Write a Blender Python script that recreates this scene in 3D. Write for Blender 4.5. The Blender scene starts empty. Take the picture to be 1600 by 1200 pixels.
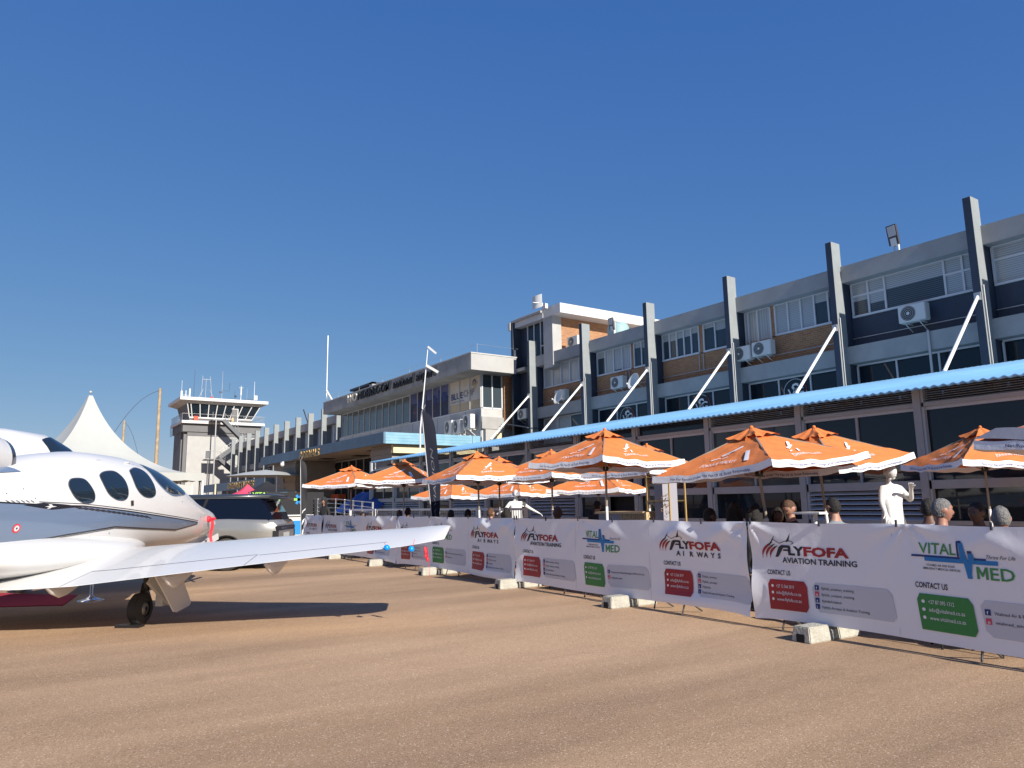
import bpy, bmesh, math, random
from mathutils import Vector, Matrix, noise
random.seed(7)
S = bpy.context.scene
COL = S.collection
R = math.radians
sin, cos, pi = math.sin, math.cos, math.pi

# ------------------------------------------------------------------ camera
PITCH, ROLL, YAW = .16065, -.01604, .5967


def _lv(x, y, z):
    return Vector((x * cos(YAW) + y * sin(YAW), -x * sin(YAW) + y * cos(YAW), z))


_u0 = (0, -sin(PITCH), cos(PITCH))
_rx = _lv(cos(ROLL), sin(ROLL) * _u0[1], sin(ROLL) * _u0[2])
_ux = _lv(-sin(ROLL), cos(ROLL) * _u0[1], cos(ROLL) * _u0[2])
_fx = _lv(0, cos(PITCH), sin(PITCH))
cd = bpy.data.cameras.new('camera')
cam = bpy.data.objects.new('camera', cd)
COL.objects.link(cam)
M = Matrix((_rx, _ux, -_fx)).transposed().to_4x4()
M.translation = Vector((0, 0, 1.5))
cam.matrix_world = M
cd.sensor_width = 36
cd.lens = 36 * 1150 / 1600
cd.clip_end = 6000
cd.clip_start = .05
S.camera = cam

# ------------------------------------------------------------------ world, sun, exposure
SUN_EL, SUN_AZ = R(30.4), R(1.6)      # sun stands behind the camera (-Y), a hair towards -X
w = bpy.data.worlds.new('World')
S.world = w
w.use_nodes = True
nt = w.node_tree
sky = nt.nodes.new('ShaderNodeTexSky')
sky.sky_type = 'NISHITA'
sky.sun_disc = False
sky.sun_elevation = SUN_EL
sky.sun_rotation = pi + SUN_AZ
sky.altitude = 1200
sky.air_density = 1.0
sky.dust_density = .25
sky.ozone_density = 4.5
_sp = nt.nodes.new('ShaderNodeSeparateColor')
_cb = nt.nodes.new('ShaderNodeCombineColor')
nt.links.new(sky.outputs[0], _sp.inputs[0])
for _i, (_g, _k) in enumerate(((.90, .62), (.61, 1.09), (.27, 2.74))):      # clear dry-season blue: deep overhead, pale at the horizon
    _p = nt.nodes.new('ShaderNodeMath'); _p.operation = 'POWER'; _p.inputs[1].default_value = _g
    _m = nt.nodes.new('ShaderNodeMath'); _m.operation = 'MULTIPLY'; _m.inputs[1].default_value = _k
    nt.links.new(_sp.outputs[_i], _p.inputs[0]); nt.links.new(_p.outputs[0], _m.inputs[0]); nt.links.new(_m.outputs[0], _cb.inputs[_i])
nt.links.new(_cb.outputs[0], nt.nodes['Background'].inputs[0])
nt.nodes['Background'].inputs[1].default_value = .084
sd = bpy.data.lights.new('sun', 'SUN')
sd.energy = 4.9
sd.angle = R(.53)
sd.color = (1, .93, .83)
so = bpy.data.objects.new('sun', sd)
COL.objects.link(so)
_to = Vector((-sin(SUN_AZ) * cos(SUN_EL), -cos(SUN_AZ) * cos(SUN_EL), sin(SUN_EL)))
so.rotation_euler = _to.to_track_quat('Z', 'Y').to_euler()
so.location = (0, -20, 30)
S.view_settings.view_transform = 'Standard'
S.view_settings.look = 'None'
S.view_settings.gamma = 1
S.view_settings.exposure = .58
S.cycles.max_bounces = 6


# ------------------------------------------------------------------ materials
def mat(name, col, rough=.6, metal=0, vary=.0, weather=0, scale=3, bump=0, bscale=40, coat=0, spec=.5, col2=None, trans=0, emis=0):
    m = bpy.data.materials.new(name)
    m.use_nodes = True
    t = m.node_tree
    b = t.nodes['Principled BSDF']
    b.inputs['Base Color'].default_value = (*col, 1)
    b.inputs['Roughness'].default_value = rough
    b.inputs['Metallic'].default_value = metal
    b.inputs['Coat Weight'].default_value = coat
    b.inputs['Coat Roughness'].default_value = .05
    b.inputs['Specular IOR Level'].default_value = spec
    if trans:
        b.inputs['Transmission Weight'].default_value = trans
    tc = t.nodes.new('ShaderNodeTexCoord')
    if vary or col2:
        n = t.nodes.new('ShaderNodeTexNoise')
        n.inputs['Scale'].default_value = scale
        n.inputs['Detail'].default_value = 6
        n.inputs['Roughness'].default_value = .65
        t.links.new(tc.outputs['Object'], n.inputs['Vector'])
        r = t.nodes.new('ShaderNodeValToRGB')
        c2 = col2 or tuple(c * (1 - vary) for c in col)
        c1 = col if col2 else tuple(min(1, c * (1 + vary)) for c in col)
        r.color_ramp.elements[0].position = .32
        r.color_ramp.elements[0].color = (*c2, 1)
        r.color_ramp.elements[1].position = .68
        r.color_ramp.elements[1].color = (*c1, 1)
        t.links.new(n.outputs['Fac'], r.inputs[0])
        out = r.outputs[0]
        if weather:      # rain streaks and old stains running down the wall
            mp = t.nodes.new('ShaderNodeMapping'); mp.inputs['Scale'].default_value = (2.2, 2.2, .16)
            n3 = t.nodes.new('ShaderNodeTexNoise'); n3.inputs['Scale'].default_value = 1.6; n3.inputs['Detail'].default_value = 7; n3.inputs['Roughness'].default_value = .7
            t.links.new(tc.outputs['Object'], mp.inputs[0]); t.links.new(mp.outputs[0], n3.inputs['Vector'])
            r3 = t.nodes.new('ShaderNodeValToRGB'); e3 = r3.color_ramp.elements
            e3[0].position = .34; e3[0].color = (1 - weather, 1 - weather, 1 - weather * 1.05, 1); e3[1].position = .56; e3[1].color = (1, 1, 1, 1)
            k3 = t.nodes.new('ShaderNodeMix'); k3.data_type = 'RGBA'; k3.blend_type = 'MULTIPLY'; k3.inputs[0].default_value = 1
            t.links.new(out, k3.inputs[6]); t.links.new(r3.outputs[0], k3.inputs[7]); out = k3.outputs[2]
        t.links.new(out, b.inputs['Base Color'])
    if bump:
        n2 = t.nodes.new('ShaderNodeTexNoise')
        n2.inputs['Scale'].default_value = bscale
        n2.inputs['Detail'].default_value = 4
        t.links.new(tc.outputs['Object'], n2.inputs['Vector'])
        bu = t.nodes.new('ShaderNodeBump')
        bu.inputs['Strength'].default_value = bump
        bu.inputs['Distance'].default_value = .02
        t.links.new(n2.outputs['Fac'], bu.inputs['Height'])
        t.links.new(bu.outputs[0], b.inputs['Normal'])
    return m


def stripes(m, axis, freq, lo, hi, duty=.5):
    """repeating lines along an axis (blind slats, louvre blades, sheet ribs) that belong to the surface itself"""
    t = m.node_tree
    b = t.nodes['Principled BSDF']
    tc = t.nodes.new('ShaderNodeTexCoord')
    sx = t.nodes.new('ShaderNodeSeparateXYZ')
    t.links.new(tc.outputs['Object'], sx.inputs[0])
    mu = t.nodes.new('ShaderNodeMath'); mu.operation = 'MULTIPLY'; mu.inputs[1].default_value = freq
    t.links.new(sx.outputs[axis], mu.inputs[0])
    fr = t.nodes.new('ShaderNodeMath'); fr.operation = 'FRACT'
    t.links.new(mu.outputs[0], fr.inputs[0])
    r = t.nodes.new('ShaderNodeValToRGB')
    e = r.color_ramp.elements
    e[0].position = duty - .12; e[0].color = (*lo, 1)
    e[1].position = duty + .12; e[1].color = (*hi, 1)
    t.links.new(fr.outputs[0], r.inputs[0])
    t.links.new(r.outputs[0], b.inputs['Base Color'])
    return m


def brick(name, c1, c2, mo):
    m = mat(name, c1, .85)
    t = m.node_tree
    b = t.nodes['Principled BSDF']
    tc = t.nodes.new('ShaderNodeTexCoord')
    sx = t.nodes.new('ShaderNodeSeparateXYZ')
    t.links.new(tc.outputs['Object'], sx.inputs[0])
    ad = t.nodes.new('ShaderNodeMath'); ad.operation = 'ADD'
    t.links.new(sx.outputs[0], ad.inputs[0]); t.links.new(sx.outputs[1], ad.inputs[1])
    cx = t.nodes.new('ShaderNodeCombineXYZ')
    t.links.new(ad.outputs[0], cx.inputs[0]); t.links.new(sx.outputs[2], cx.inputs[1])
    bt = t.nodes.new('ShaderNodeTexBrick')
    bt.inputs['Scale'].default_value = 1
    bt.inputs['Brick Width'].default_value = .23
    bt.inputs['Row Height'].default_value = .086
    bt.inputs['Mortar Size'].default_value = .008
    bt.inputs['Color1'].default_value = (*c1, 1)
    bt.inputs['Color2'].default_value = (*c2, 1)
    bt.inputs['Mortar'].default_value = (*mo, 1)
    t.links.new(cx.outputs[0], bt.inputs['Vector'])
    t.links.new(bt.outputs[0], b.inputs['Base Color'])
    return m


def ground_mat():
    m = mat('asphalt_sandy', (.3, .2, .13), .92)
    t = m.node_tree
    b = t.nodes['Principled BSDF']
    b.inputs['Specular IOR Level'].default_value = .25
    tc = t.nodes.new('ShaderNodeTexCoord')
    L = t.links.new

    def ns(scale, det=5, rough=.6, stretch=None):
        n = t.nodes.new('ShaderNodeTexNoise')
        n.inputs['Scale'].default_value = scale
        n.inputs['Detail'].default_value = det
        n.inputs['Roughness'].default_value = rough
        if stretch:
            mp = t.nodes.new('ShaderNodeMapping')
            mp.inputs['Scale'].default_value = stretch
            mp.inputs['Rotation'].default_value = (0, 0, R(35))
            L(tc.outputs['Object'], mp.inputs[0]); L(mp.outputs[0], n.inputs['Vector'])
        else:
            L(tc.outputs['Object'], n.inputs['Vector'])
        return n.outputs['Fac']

    def ramp(f, a, ca, bb, cb):
        r = t.nodes.new('ShaderNodeValToRGB')
        r.color_ramp.elements[0].position = a; r.color_ramp.elements[0].color = (*ca, 1)
        r.color_ramp.elements[1].position = bb; r.color_ramp.elements[1].color = (*cb, 1)
        L(f, r.inputs[0]); return r.outputs[0]

    def mul(x, y, mode='MULTIPLY'):
        k = t.nodes.new('ShaderNodeMix'); k.data_type = 'RGBA'; k.blend_type = mode
        k.inputs[0].default_value = 1
        L(x, k.inputs[6]); L(y, k.inputs[7]); return k.outputs[2]
    base = ramp(ns(.35, 7, .6), .3, (.435, .288, .176), .7, (.505, .342, .212))
    streak = ramp(ns(.34, 7, .6, (.22, 1.2, 1)), .38, (.62, .61, .61), .6, (1, 1, 1))
    spots = ramp(ns(.9, 4, .5), .2, (.86, .85, .84), .36, (1, 1, 1))
    c = mul(mul(base, streak), spots)
    fine = ramp(ns(85, 3, .8), .33, (.78, .77, .76), .66, (1.16, 1.16, 1.17))
    c = mul(c, fine)
    v = t.nodes.new('ShaderNodeTexVoronoi')
    v.inputs['Scale'].default_value = 130
    L(tc.outputs['Object'], v.inputs['Vector'])
    cc = t.nodes.new('ShaderNodeSeparateColor')
    L(v.outputs['Color'], cc.inputs[0])
    sp = ramp(cc.outputs[0], .0, (.62, .6, .58), .3, (1, 1, 1))
    c = mul(c, sp)
    sp2 = ramp(cc.outputs[1], .93, (0, 0, 0), .97, (.22, .2, .17))
    c = mul(c, sp2, 'ADD')
    L(c, b.inputs['Base Color'])
    bu = t.nodes.new('ShaderNodeBump')
    bu.inputs['Strength'].default_value = .5
    bu.inputs['Distance'].default_value = .006
    L(ns(60, 3, .7), bu.inputs['Height']); L(bu.outputs[0], b.inputs['Normal'])
    return m


GROUND = ground_mat()
GREY = mat('painted_grey_concrete', (.36, .355, .345), .8, weather=.3, vary=.1, scale=1.2, bump=.15, bscale=25)
GREYL = mat('light_grey_render', (.5, .5, .49), .8, weather=.25, vary=.1, scale=.9)
COLG = mat('column_paint_grey', (.26, .285, .29), .7, weather=.25, vary=.08, scale=2)
NAVY = mat('navy_paint', (.035, .05, .078), .6, weather=.3, vary=.12, scale=2)
WHITE = mat('white_paint', (.58, .58, .57), .55, vary=.04, scale=2)
OFFW = mat('offwhite_render', (.42, .415, .40), .7, weather=.22, vary=.07, scale=1)
BRICK = brick('orange_brick', (.40, .19, .075), (.30, .125, .05), (.34, .27, .2))
GLASS = mat('dark_glass', (.011, .018, .026), .04, spec=.4)
GLASS2 = mat('tinted_glass', (.045, .062, .075), .06, spec=.5)
GLASS3 = mat('curtained_glass', (.11, .13, .135), .12, vary=.12, scale=.8)
BLIND = stripes(mat('blinds', (.4, .42, .42), .35, coat=.5), 2, 14, (.22, .24, .25), (.42, .45, .46), .3)
BLINDD = stripes(mat('dark_blinds', (.05, .06, .07), .3, coat=.5), 2, 14, (.02, .028, .035), (.085, .1, .11), .5)
VBLIND = stripes(mat('vertical_blinds', (.4, .42, .42), .4, coat=.5), 1, 8, (.28, .3, .3), (.42, .44, .44), .3)
FRAME = mat('aluminium_frame', (.46, .49, .53), .4, vary=.05)
FRAMEW = mat('window_frame_white', (.6, .62, .64), .45)
POSTG = mat('grey_steel_post', (.35, .355, .36), .5, weather=.15, vary=.06)
BLUEROOF = mat('blue_roof_sheet', (.22, .47, .74), .5, vary=.1, scale=.6)
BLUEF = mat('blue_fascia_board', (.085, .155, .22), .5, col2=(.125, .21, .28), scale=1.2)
LOUV = mat('louvre_blade', (.3, .3, .3), .5)
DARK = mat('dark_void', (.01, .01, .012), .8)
STEEL = mat('galvanised_steel', (.5, .5, .5), .4, metal=.6)
POLE = mat('umbrella_pole_tan', (.3, .26, .21), .4, metal=.2)
POLEW = mat('white_enamel', (.82, .82, .8), .35)
ORANGE = mat('orange_canvas', (.62, .18, .045), .85, vary=.06, scale=4, bump=.6, bscale=9)
ORANGED = mat('rust_canvas', (.40, .095, .045), .85, vary=.06, scale=4, bump=.6, bscale=9)
WHITEC = mat('white_canvas', (.78, .78, .8), .8, bump=.4, bscale=9)
GREYC = mat('grey_canvas', (.13, .14, .19), .8, bump=.3, bscale=9)
VINYL = mat('white_vinyl', (.82, .82, .85), .38, bump=.25, bscale=5)
INK = mat('black_ink', (.012, .014, .03), .5)
INKR = mat('red_ink', (.33, .012, .022), .45)
INKG = mat('green_ink', (.03, .22, .05), .5)
INKGL = mat('green_letter_ink', (.05, .26, .07), .5)
INKB = mat('blue_ink', (.01, .2, .5), .5)
INKN = mat('navy_ink', (.01, .03, .16), .5)
INKW = mat('white_ink', (.8, .8, .8), .5)
INKC = mat('grey_card_ink', (.56, .57, .62), .5)
INKP = mat('pink_ink', (.6, .06, .12), .5)
CONC = mat('pale_concrete', (.40, .385, .33), .9, vary=.18, scale=9, bump=.8, bscale=30)
JETW = mat('jet_white_paint', (.66, .655, .645), .3, coat=.35, vary=.015, scale=2)
JETB = mat('jet_slate_blue', (.13, .18, .27), .2, coat=.8)
JETK = mat('jet_black_trim', (.015, .016, .022), .25, coat=.5)
JETG = mat('jet_grey_lip', (.16, .17, .2), .35, metal=.5)
RUBBER = mat('tyre_rubber', (.045, .043, .04), .85)
HUB = mat('wheel_hub', (.3, .3, .3), .4, metal=.7)
RED = mat('red_cover', (.7, .02, .04), .6)
BLUEB = mat('blue_ball', (.0, .26, .8), .3)
CARPET = mat('red_carpet', (.38, .008, .03), .95, bump=.5, bscale=200)
CHAMP = mat('champagne_paint', (.36, .35, .32), .28, metal=.6, coat=1)
CARGLASS = mat('car_glass', (.004, .006, .014), .04, spec=.35)
CARK = mat('car_black_trim', (.012, .012, .013), .35)
CHROME = mat('chrome', (.75, .75, .75), .12, metal=1)
PVC = mat('tent_pvc', (.41, .42, .40), .5, vary=.04, scale=1, bump=.6, bscale=1.6)
WOODP = mat('weathered_wood', (.36, .27, .17), .85, vary=.25, scale=6)
PLY = mat('pine_board', (.55, .4, .22), .7, vary=.12, scale=5)
STATUE = mat('statue_white', (.66, .66, .65), .5, bump=.3, bscale=20)
FEATH = mat('slate_fabric', (.016, .018, .03), .9, bump=.4, bscale=5, spec=.1)
BLACKF = mat('black_fabric', (.015, .015, .018), .8)
PINKF = mat('pink_red_canvas', (.75, .06, .12), .8)
TILE = mat('terracotta_sheet', (.26, .05, .035), .6, vary=.1)
TANK = mat('teal_tank', (.27, .42, .43), .6, vary=.08)
GOLD = mat('gold_letters', (.5, .33, .12), .45, metal=.2)
BEIGE = mat('beige_cladding', (.30, .27, .23), .8, vary=.08)
CREAM = mat('cream_wall', (.72, .62, .38), .8)
SOFFIT = mat('soffit_board', (.33, .29, .26), .8, vary=.05)
ACW = mat('ac_casing', (.62, .62, .59), .5)
ACD = mat('ac_grille', (.06, .065, .07), .6)
MARK = mat('lamp_black', (.05, .05, .06), .5)
LAMPF = mat('lamp_face', (.45, .45, .45), .3)


# ------------------------------------------------------------------ mesh builder
class MB:
    def __init__(s):
        s.v = []; s.f = []; s.m = []; s.mats = []; s.sm = []

    def mi(s, m):
        if m not in s.mats:
            s.mats.append(m)
        return s.mats.index(m)

    def add(s, vs, fs, m, smooth=False):
        o = len(s.v); k = s.mi(m)
        s.v += [tuple(p) for p in vs]
        for f in fs:
            s.f.append([i + o for i in f]); s.m.append(k); s.sm.append(smooth)
        return s

    def quad(s, a, b, c, d, m):
        return s.add([a, b, c, d], [(0, 1, 2, 3)], m)

    def poly(s, pts, m):
        return s.add(pts, [tuple(range(len(pts)))], m)

    def box(s, a, b, m):
        x0, y0, z0 = [min(p, q) for p, q in zip(a, b)]
        x1, y1, z1 = [max(p, q) for p, q in zip(a, b)]
        return s.hexa([(x0, y0, z0), (x1, y0, z0), (x1, y1, z0), (x0, y1, z0),
                       (x0, y0, z1), (x1, y0, z1), (x1, y1, z1), (x0, y1, z1)], m)

    def hexa(s, p, m):
        return s.add(p, [(0, 3, 2, 1), (4, 5, 6, 7), (0, 1, 5, 4), (1, 2, 6, 5), (2, 3, 7, 6), (3, 0, 4, 7)], m)

    def bar(s, p, q, wd, ht, m, up=(0, 0, 1)):
        p = Vector(p); q = Vector(q); d = (q - p).normalized(); up = Vector(up)
        sd_ = d.cross(up)
        if sd_.length < 1e-4:
            sd_ = d.cross(Vector((1, 0, 0)))
        sd_.normalize(); u = sd_.cross(d).normalized()
        a = sd_ * wd / 2; b = u * ht / 2
        return s.hexa([p - a - b, p + a - b, q + a - b, q - a - b, p - a + b, p + a + b, q + a + b, q - a + b], m)

    def tube(s, path, r, m, n=8, caps=True):
        path = [Vector(p) for p in path]
        rr = r if isinstance(r, (list, tuple)) else [r] * len(path)
        rings = []; a = None
        for i, p in enumerate(path):
            d = (path[min(i + 1, len(path) - 1)] - path[max(i - 1, 0)]).normalized()
            if a is None:
                a = d.cross(Vector((0, 0, 1)))
                if a.length < .1:
                    a = d.cross(Vector((1, 0, 0)))
            a = (a - d * a.dot(d)).normalized(); b = a.cross(d)
            rings.append([p + (a * cos(2 * pi * k / n) + b * sin(2 * pi * k / n)) * rr[i] for k in range(n)])
        return s.loft(rings, m, caps=caps)

    def loft(s, rings, m, caps=True, closed=True, smooth=True):
        n = len(rings[0]); vs = [p for r in rings for p in r]; fs = []
        for i in range(len(rings) - 1):
            for k in range(n if closed else n - 1):
                a = i * n + k; b = i * n + (k + 1) % n
                fs.append((a, b, b + n, a + n))
        s.add(vs, fs, m, smooth)
        if caps and closed:
            s.add(rings[0], [tuple(range(n - 1, -1, -1))], m)
            s.add(rings[-1], [tuple(range(n))], m)
        return s

    def lathe(s, c, prof, m, n=20, axis=(0, 0, 1)):
        ax = Vector(axis).normalized()
        a = ax.cross(Vector((0, 0, 1)))
        if a.length < 1e-3:
            a = Vector((1, 0, 0))
        a.normalize(); b = ax.cross(a); c = Vector(c)
        return s.loft([[c + ax * h + (a * cos(2 * pi * k / n) + b * sin(2 * pi * k / n)) * max(r, 1e-4)
                        for k in range(n)] for r, h in prof], m, caps=False)

    def ball(s, c, r, m, n=14, sc=(1, 1, 1)):
        c = Vector(c); rings = []
        for i in range(n + 1):
            t = pi * i / n
            rings.append([c + Vector((max(sin(t), 1e-3) * cos(2 * pi * k / n) * r * sc[0], max(sin(t), 1e-3) * sin(2 * pi * k / n) * r * sc[1],
                                      -cos(t) * r * sc[2])) for k in range(n)])
        return s.loft(rings, m, caps=False)

    def grid(s, fn, nu, nv, m, smooth=True):
        vs = [fn(i / nu, j / nv) for j in range(nv + 1) for i in range(nu + 1)]
        fs = [(j * (nu + 1) + i, j * (nu + 1) + i + 1, (j + 1) * (nu + 1) + i + 1, (j + 1) * (nu + 1) + i)
              for j in range(nv) for i in range(nu)]
        return s.add(vs, fs, m, smooth)

    def prism(s, pts, off, m):
        """outline pts (3D) pushed along off"""
        off = Vector(off); n = len(pts); p = [Vector(q) for q in pts]
        s.add(p, [tuple(range(n))], m)
        s.add([q + off for q in p], [tuple(range(n - 1, -1, -1))], m)
        s.add(p + [q + off for q in p], [(k, k + n, (k + 1) % n + n, (k + 1) % n) for k in range(n)], m)
        return s

    def fan(s, pts, m, fn=None):
        c = [sum(p[i] for p in pts) / len(pts) for i in range(len(pts[0]))]
        q = [c] + list(pts)
        if fn:
            q = [fn(*p) for p in q]
        n = len(pts)
        return s.add(q, [(0, 1 + k, 1 + (k + 1) % n) for k in range(n)], m)

    def text(s, txt, fn, m, h=1, wd=None, x=0, y=0, anchor='l', bold=0, shear=0, ext=0, sp=1):
        V, F, bb = glyphs(txt, bold, shear, ext, sp)
        cap = glyphs('H', bold, 0, 0, 1)[2]
        k = h / (cap[3] - cap[2]); kx = k
        if wd:
            kx = wd / (bb[1] - bb[0])
        tw = (bb[1] - bb[0]) * kx
        x0 = x - {'l': 0, 'c': tw / 2, 'r': tw}[anchor]
        return s.add([fn(x0 + (p[0] - bb[0]) * kx, y + p[1] * k, *((p[2],) if ext else ())) for p in V], F, m)

    def build(s, name, parent=None, world=True):
        me = bpy.data.meshes.new(name)
        off = Vector((0, 0, 0))
        if parent is not None and world:
            off = woff(parent)
        me.from_pydata([tuple(Vector(p) - off) for p in s.v] if off.length else s.v, [], s.f)
        for m in s.mats:
            me.materials.append(m)
        me.polygons.foreach_set('material_index', s.m)
        me.polygons.foreach_set('use_smooth', s.sm)
        me.update()
        o = bpy.data.objects.new(name, me)
        COL.objects.link(o)
        if parent is not None:
            o.parent = parent
        return o


def woff(p):
    o = Vector((0, 0, 0))
    while p is not None:
        o += p.location; p = p.parent
    return o


_gc = {}


def glyphs(txt, bold, shear, ext, sp):
    key = (txt, bold, shear, ext, sp)
    if key in _gc:
        return _gc[key]
    c = bpy.data.curves.new('t', 'FONT')
    c.body = txt; c.offset = bold; c.shear = shear; c.extrude = ext / 2 if ext else 0
    c.space_character = sp; c.resolution_u = 2
    o = bpy.data.objects.new('t', c)
    COL.objects.link(o)
    dg = bpy.context.evaluated_depsgraph_get()
    dg.update()
    ev = o.evaluated_get(dg)
    me = ev.to_mesh()
    V = [tuple(v.co) for v in me.vertices]
    F = [tuple(p.vertices) for p in me.polygons]
    ev.to_mesh_clear()
    bpy.data.objects.remove(o)
    bpy.data.curves.remove(c)
    bb = (min(v[0] for v in V), max(v[0] for v in V), min(v[1] for v in V), max(v[1] for v in V))
    _gc[key] = (V, F, bb)
    return _gc[key]


def thing(name, label, cat, loc=(0, 0, 0), group=None, rz=0, kind=None):
    o = bpy.data.objects.new(name, None)
    COL.objects.link(o)
    o.location = loc; o.rotation_euler = (0, 0, rz); o.empty_display_size = .2
    return tag(o, label, cat, group)


def tag(o, label, cat, group=None):
    o['label'] = label; o['category'] = cat
    if group:
        o['group'] = group
    return o


def struct(o):
    o['kind'] = 'structure'
    return o


def dup(root, loc, rz=0, label=None, group=None, rot=None, scale=None):
    r = root.copy(); COL.objects.link(r); r.location = loc; r.rotation_euler = rot or (0, 0, rz)
    if scale:
        r.scale = scale
    if label:
        r['label'] = label
    if group:
        r['group'] = group
    for ch in list(root.children):
        c = ch.copy(); COL.objects.link(c); c.parent = r
        for g in ch.children:
            d = g.copy(); COL.objects.link(d); d.parent = c
    return r


# ------------------------------------------------------------------ ground
g = MB()
g.quad((-2500, -2500, 0), (2500, -2500, 0), (2500, 2500, 0), (-2500, 2500, 0), GROUND)
struct(g.build('ground'))


# ------------------------------------------------------------------ buildings
def win(parent, X, y0, y1, z0, z1, n=3, g=GLASS2, blind=None, bm=BLIND, fm=FRAMEW, fw=.07, trans=None, name='window', skip=()):
    """a window facing -X: panes in one mesh, its frame a sub-part"""
    p = MB(); f = MB()
    ed = n if isinstance(n, (list, tuple)) else [i / n for i in range(n + 1)]
    ys = [y0 + (y1 - y0) * e for e in ed]
    for i in range(len(ys) - 1):
        a, b = ys[i], ys[i + 1]
        bl = blind[i % len(blind)] if blind else 0
        zs = z1 - (z1 - z0) * bl
        if bl < 1:
            p.quad((X, a, z0), (X, a, zs), (X, b, zs), (X, b, z0), g)
        if bl > 0:
            p.quad((X, a, zs), (X, a, z1), (X, b, z1), (X, b, zs), bm)
    f.box((X - .06, y0, z1 - fw), (X + .03, y1, z1), fm)
    f.box((X - .09, y0 - .02, z0 - .03), (X + .03, y1 + .02, z0 + fw * .7), fm)
    for i, y in enumerate(ys):
        f.box((X - .055, y - fw / 2, z0 + fw * .7), (X + .03, y + fw / 2, z1 - fw), fm)
    if trans:
        for i, fr in trans:
            zt = z0 + (z1 - z0) * fr
            f.box((X - .05, ys[i] + fw / 2, zt - fw / 2), (X + .03, ys[i + 1] - fw / 2, zt + fw / 2), fm)
    o = p.build(name, parent)
    f.build('frame', o)
    return o


# --- main office wing
XC, XP, XW = 25.52, 26.0, 26.55
CY = [10.5 + 5.03 * k for k in range(-2, 6)]
bld = thing('office_building', 'long grey office block with tall fins, navy and brick spandrels above the blue canopy', 'building', (26, 20, 0))
m = MB()
m.box((XW + .03, .3, 0), (40, 33.9, 10.2), NAVY)
m.box((XW + .03, 33.9, 0), (36, 37.9, 9.7), NAVY)
m.build('wall', bld)
m = MB()
for i in range(len(CY) - 1):
    m.box((XP, CY[i] + .25, 9.68), (XW + .6, CY[i + 1], 10.33), GREY)
m.box((XP, .3, 9.68), (XW + .6, CY[0], 10.33), GREY)
m.box((XP, CY[-1] + .25, 9.68), (XW + .6, 36.4, 10.33), GREY)
m.box((XW + .6, .3, 10.2), (39.8, 36.4, 10.26), GREYL)
m.build('parapet', bld)
m = MB()
for i in range(len(CY) - 1):
    m.box((XP, CY[i] + .25, 6.5), (XW + .1, CY[i + 1], 7.16), GREY)
m.box((XP, .3, 6.5), (XW + .1, CY[0], 7.16), GREY)
m.build('floor_band', bld)
for y in CY:
    m = MB()
    m.box((XC, y, 0), (XP + .08, y + .25, 11.27), NAVY if 0 else COLG)
    m.box((XC - .004, y + .004, 0), (XC + .01, y + .246, 11.26), NAVY)
    m.box((XP + .08, y + .02, 0), (XW + .05, y + .23, 9.7), NAVY)
    m.build('column', bld)
    m = MB()
    m.tube([(XC - .02, y + .12, 7.87), (22.75, y + .12, 5.16)], .055, POLEW)
    m.box((XC - .06, y + .02, 7.74), (XC - .004, y + .22, 8.0), STEEL)
    m.build('tie_rod', bld)
# thin pale pipe running down each column foot
for y in CY[1:7]:
    m = MB(); m.tube([(XC + .1, y - .04, 5.2), (XC + .1, y - .04, 8.25)], .022, STEEL); m.build('pipe', bld)
# spandrels: brick in the middle bays, navy near the camera
for i in range(len(CY) - 1):
    a, b = CY[i] + .25, CY[i + 1]
    m = MB()
    m.box((XW - .05, a, 7.16), (XW + .03, b, 8.32), NAVY if i < 3 else BRICK)
    m.build('spandrel', bld)
    m = MB()
    m.tube([(XW - .1, a, 7.5), (XW - .1, b, 7.52)], .02, STEEL)
    if i in (4, 5):
        m.tube([(XW - .1, (a + b) / 2, 7.5), (XW - .1, (a + b) / 2, 8.25)], .022, STEEL)
        m.tube([(XW - .1, (a + b) / 2 - .25, 7.5), (XW - .1, (a + b) / 2 - .25, 8.3)], .022, STEEL)
    m.build('conduit', bld)
zs0, zs1 = 8.36, 9.72
win(bld, XW - .02, 5.75, 10.45, zs0, zs1, [0, .22, .44, .78, 1], GLASS2, [1, 1, 1, 1], BLIND, trans=[(0, .62), (1, .62), (2, .62), (3, .62)])
win(bld, XW - .02, .75, 5.4, zs0, zs1, 4, GLASS2, [1], BLIND)
win(bld, XW - .02, 10.8, 15.45, zs0, zs1, [0, .13, .26, .72, .86, 1], BLINDD, [1, 1, .42, .7, .55], BLIND, trans=[(0, .56), (1, .56), (3, .6), (4, .6)])
win(bld, XW - .02, 15.85, 18.95, zs0, zs1, 5, GLASS2, [.22, .3, 1, 1, 1], BLIND)
win(bld, XW - .02, 19.2, 20.5, zs0 - .55, zs1, [0, .5, .88, 1], GLASS2, [1], VBLIND)
win(bld, XW - .02, 20.85, 22.9, zs0, zs1, 3, GLASS2, [.38, .35, .2], BLIND)
win(bld, XW - .02, 23.2, 25.55, zs0, zs1, 5, GLASS2, [.25, .3, .3, .33, .3], BLIND)
win(bld, XW - .02, 25.95, 27.6, zs0, zs1, 3, GLASS2, [.35, .3, .25], BLIND)
win(bld, XW - .02, 27.85, 30.55, zs0, zs1, 4, GLASS2, [1, .9, 1, .3], VBLIND)
win(bld, XW - .02, 31.3, 35.5, zs0, zs1, 5, GLASS2, [1], VBLIND)
for (a, b) in ((18.95, 19.2), (22.9, 23.2), (27.6, 27.85), (30.9, 31.3)):
    m = MB(); m.box((XW - .04, a + .03, 8.36), (XW + .03, b - .03, 9.7), BRICK); m.build('brick_pier', bld)
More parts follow.
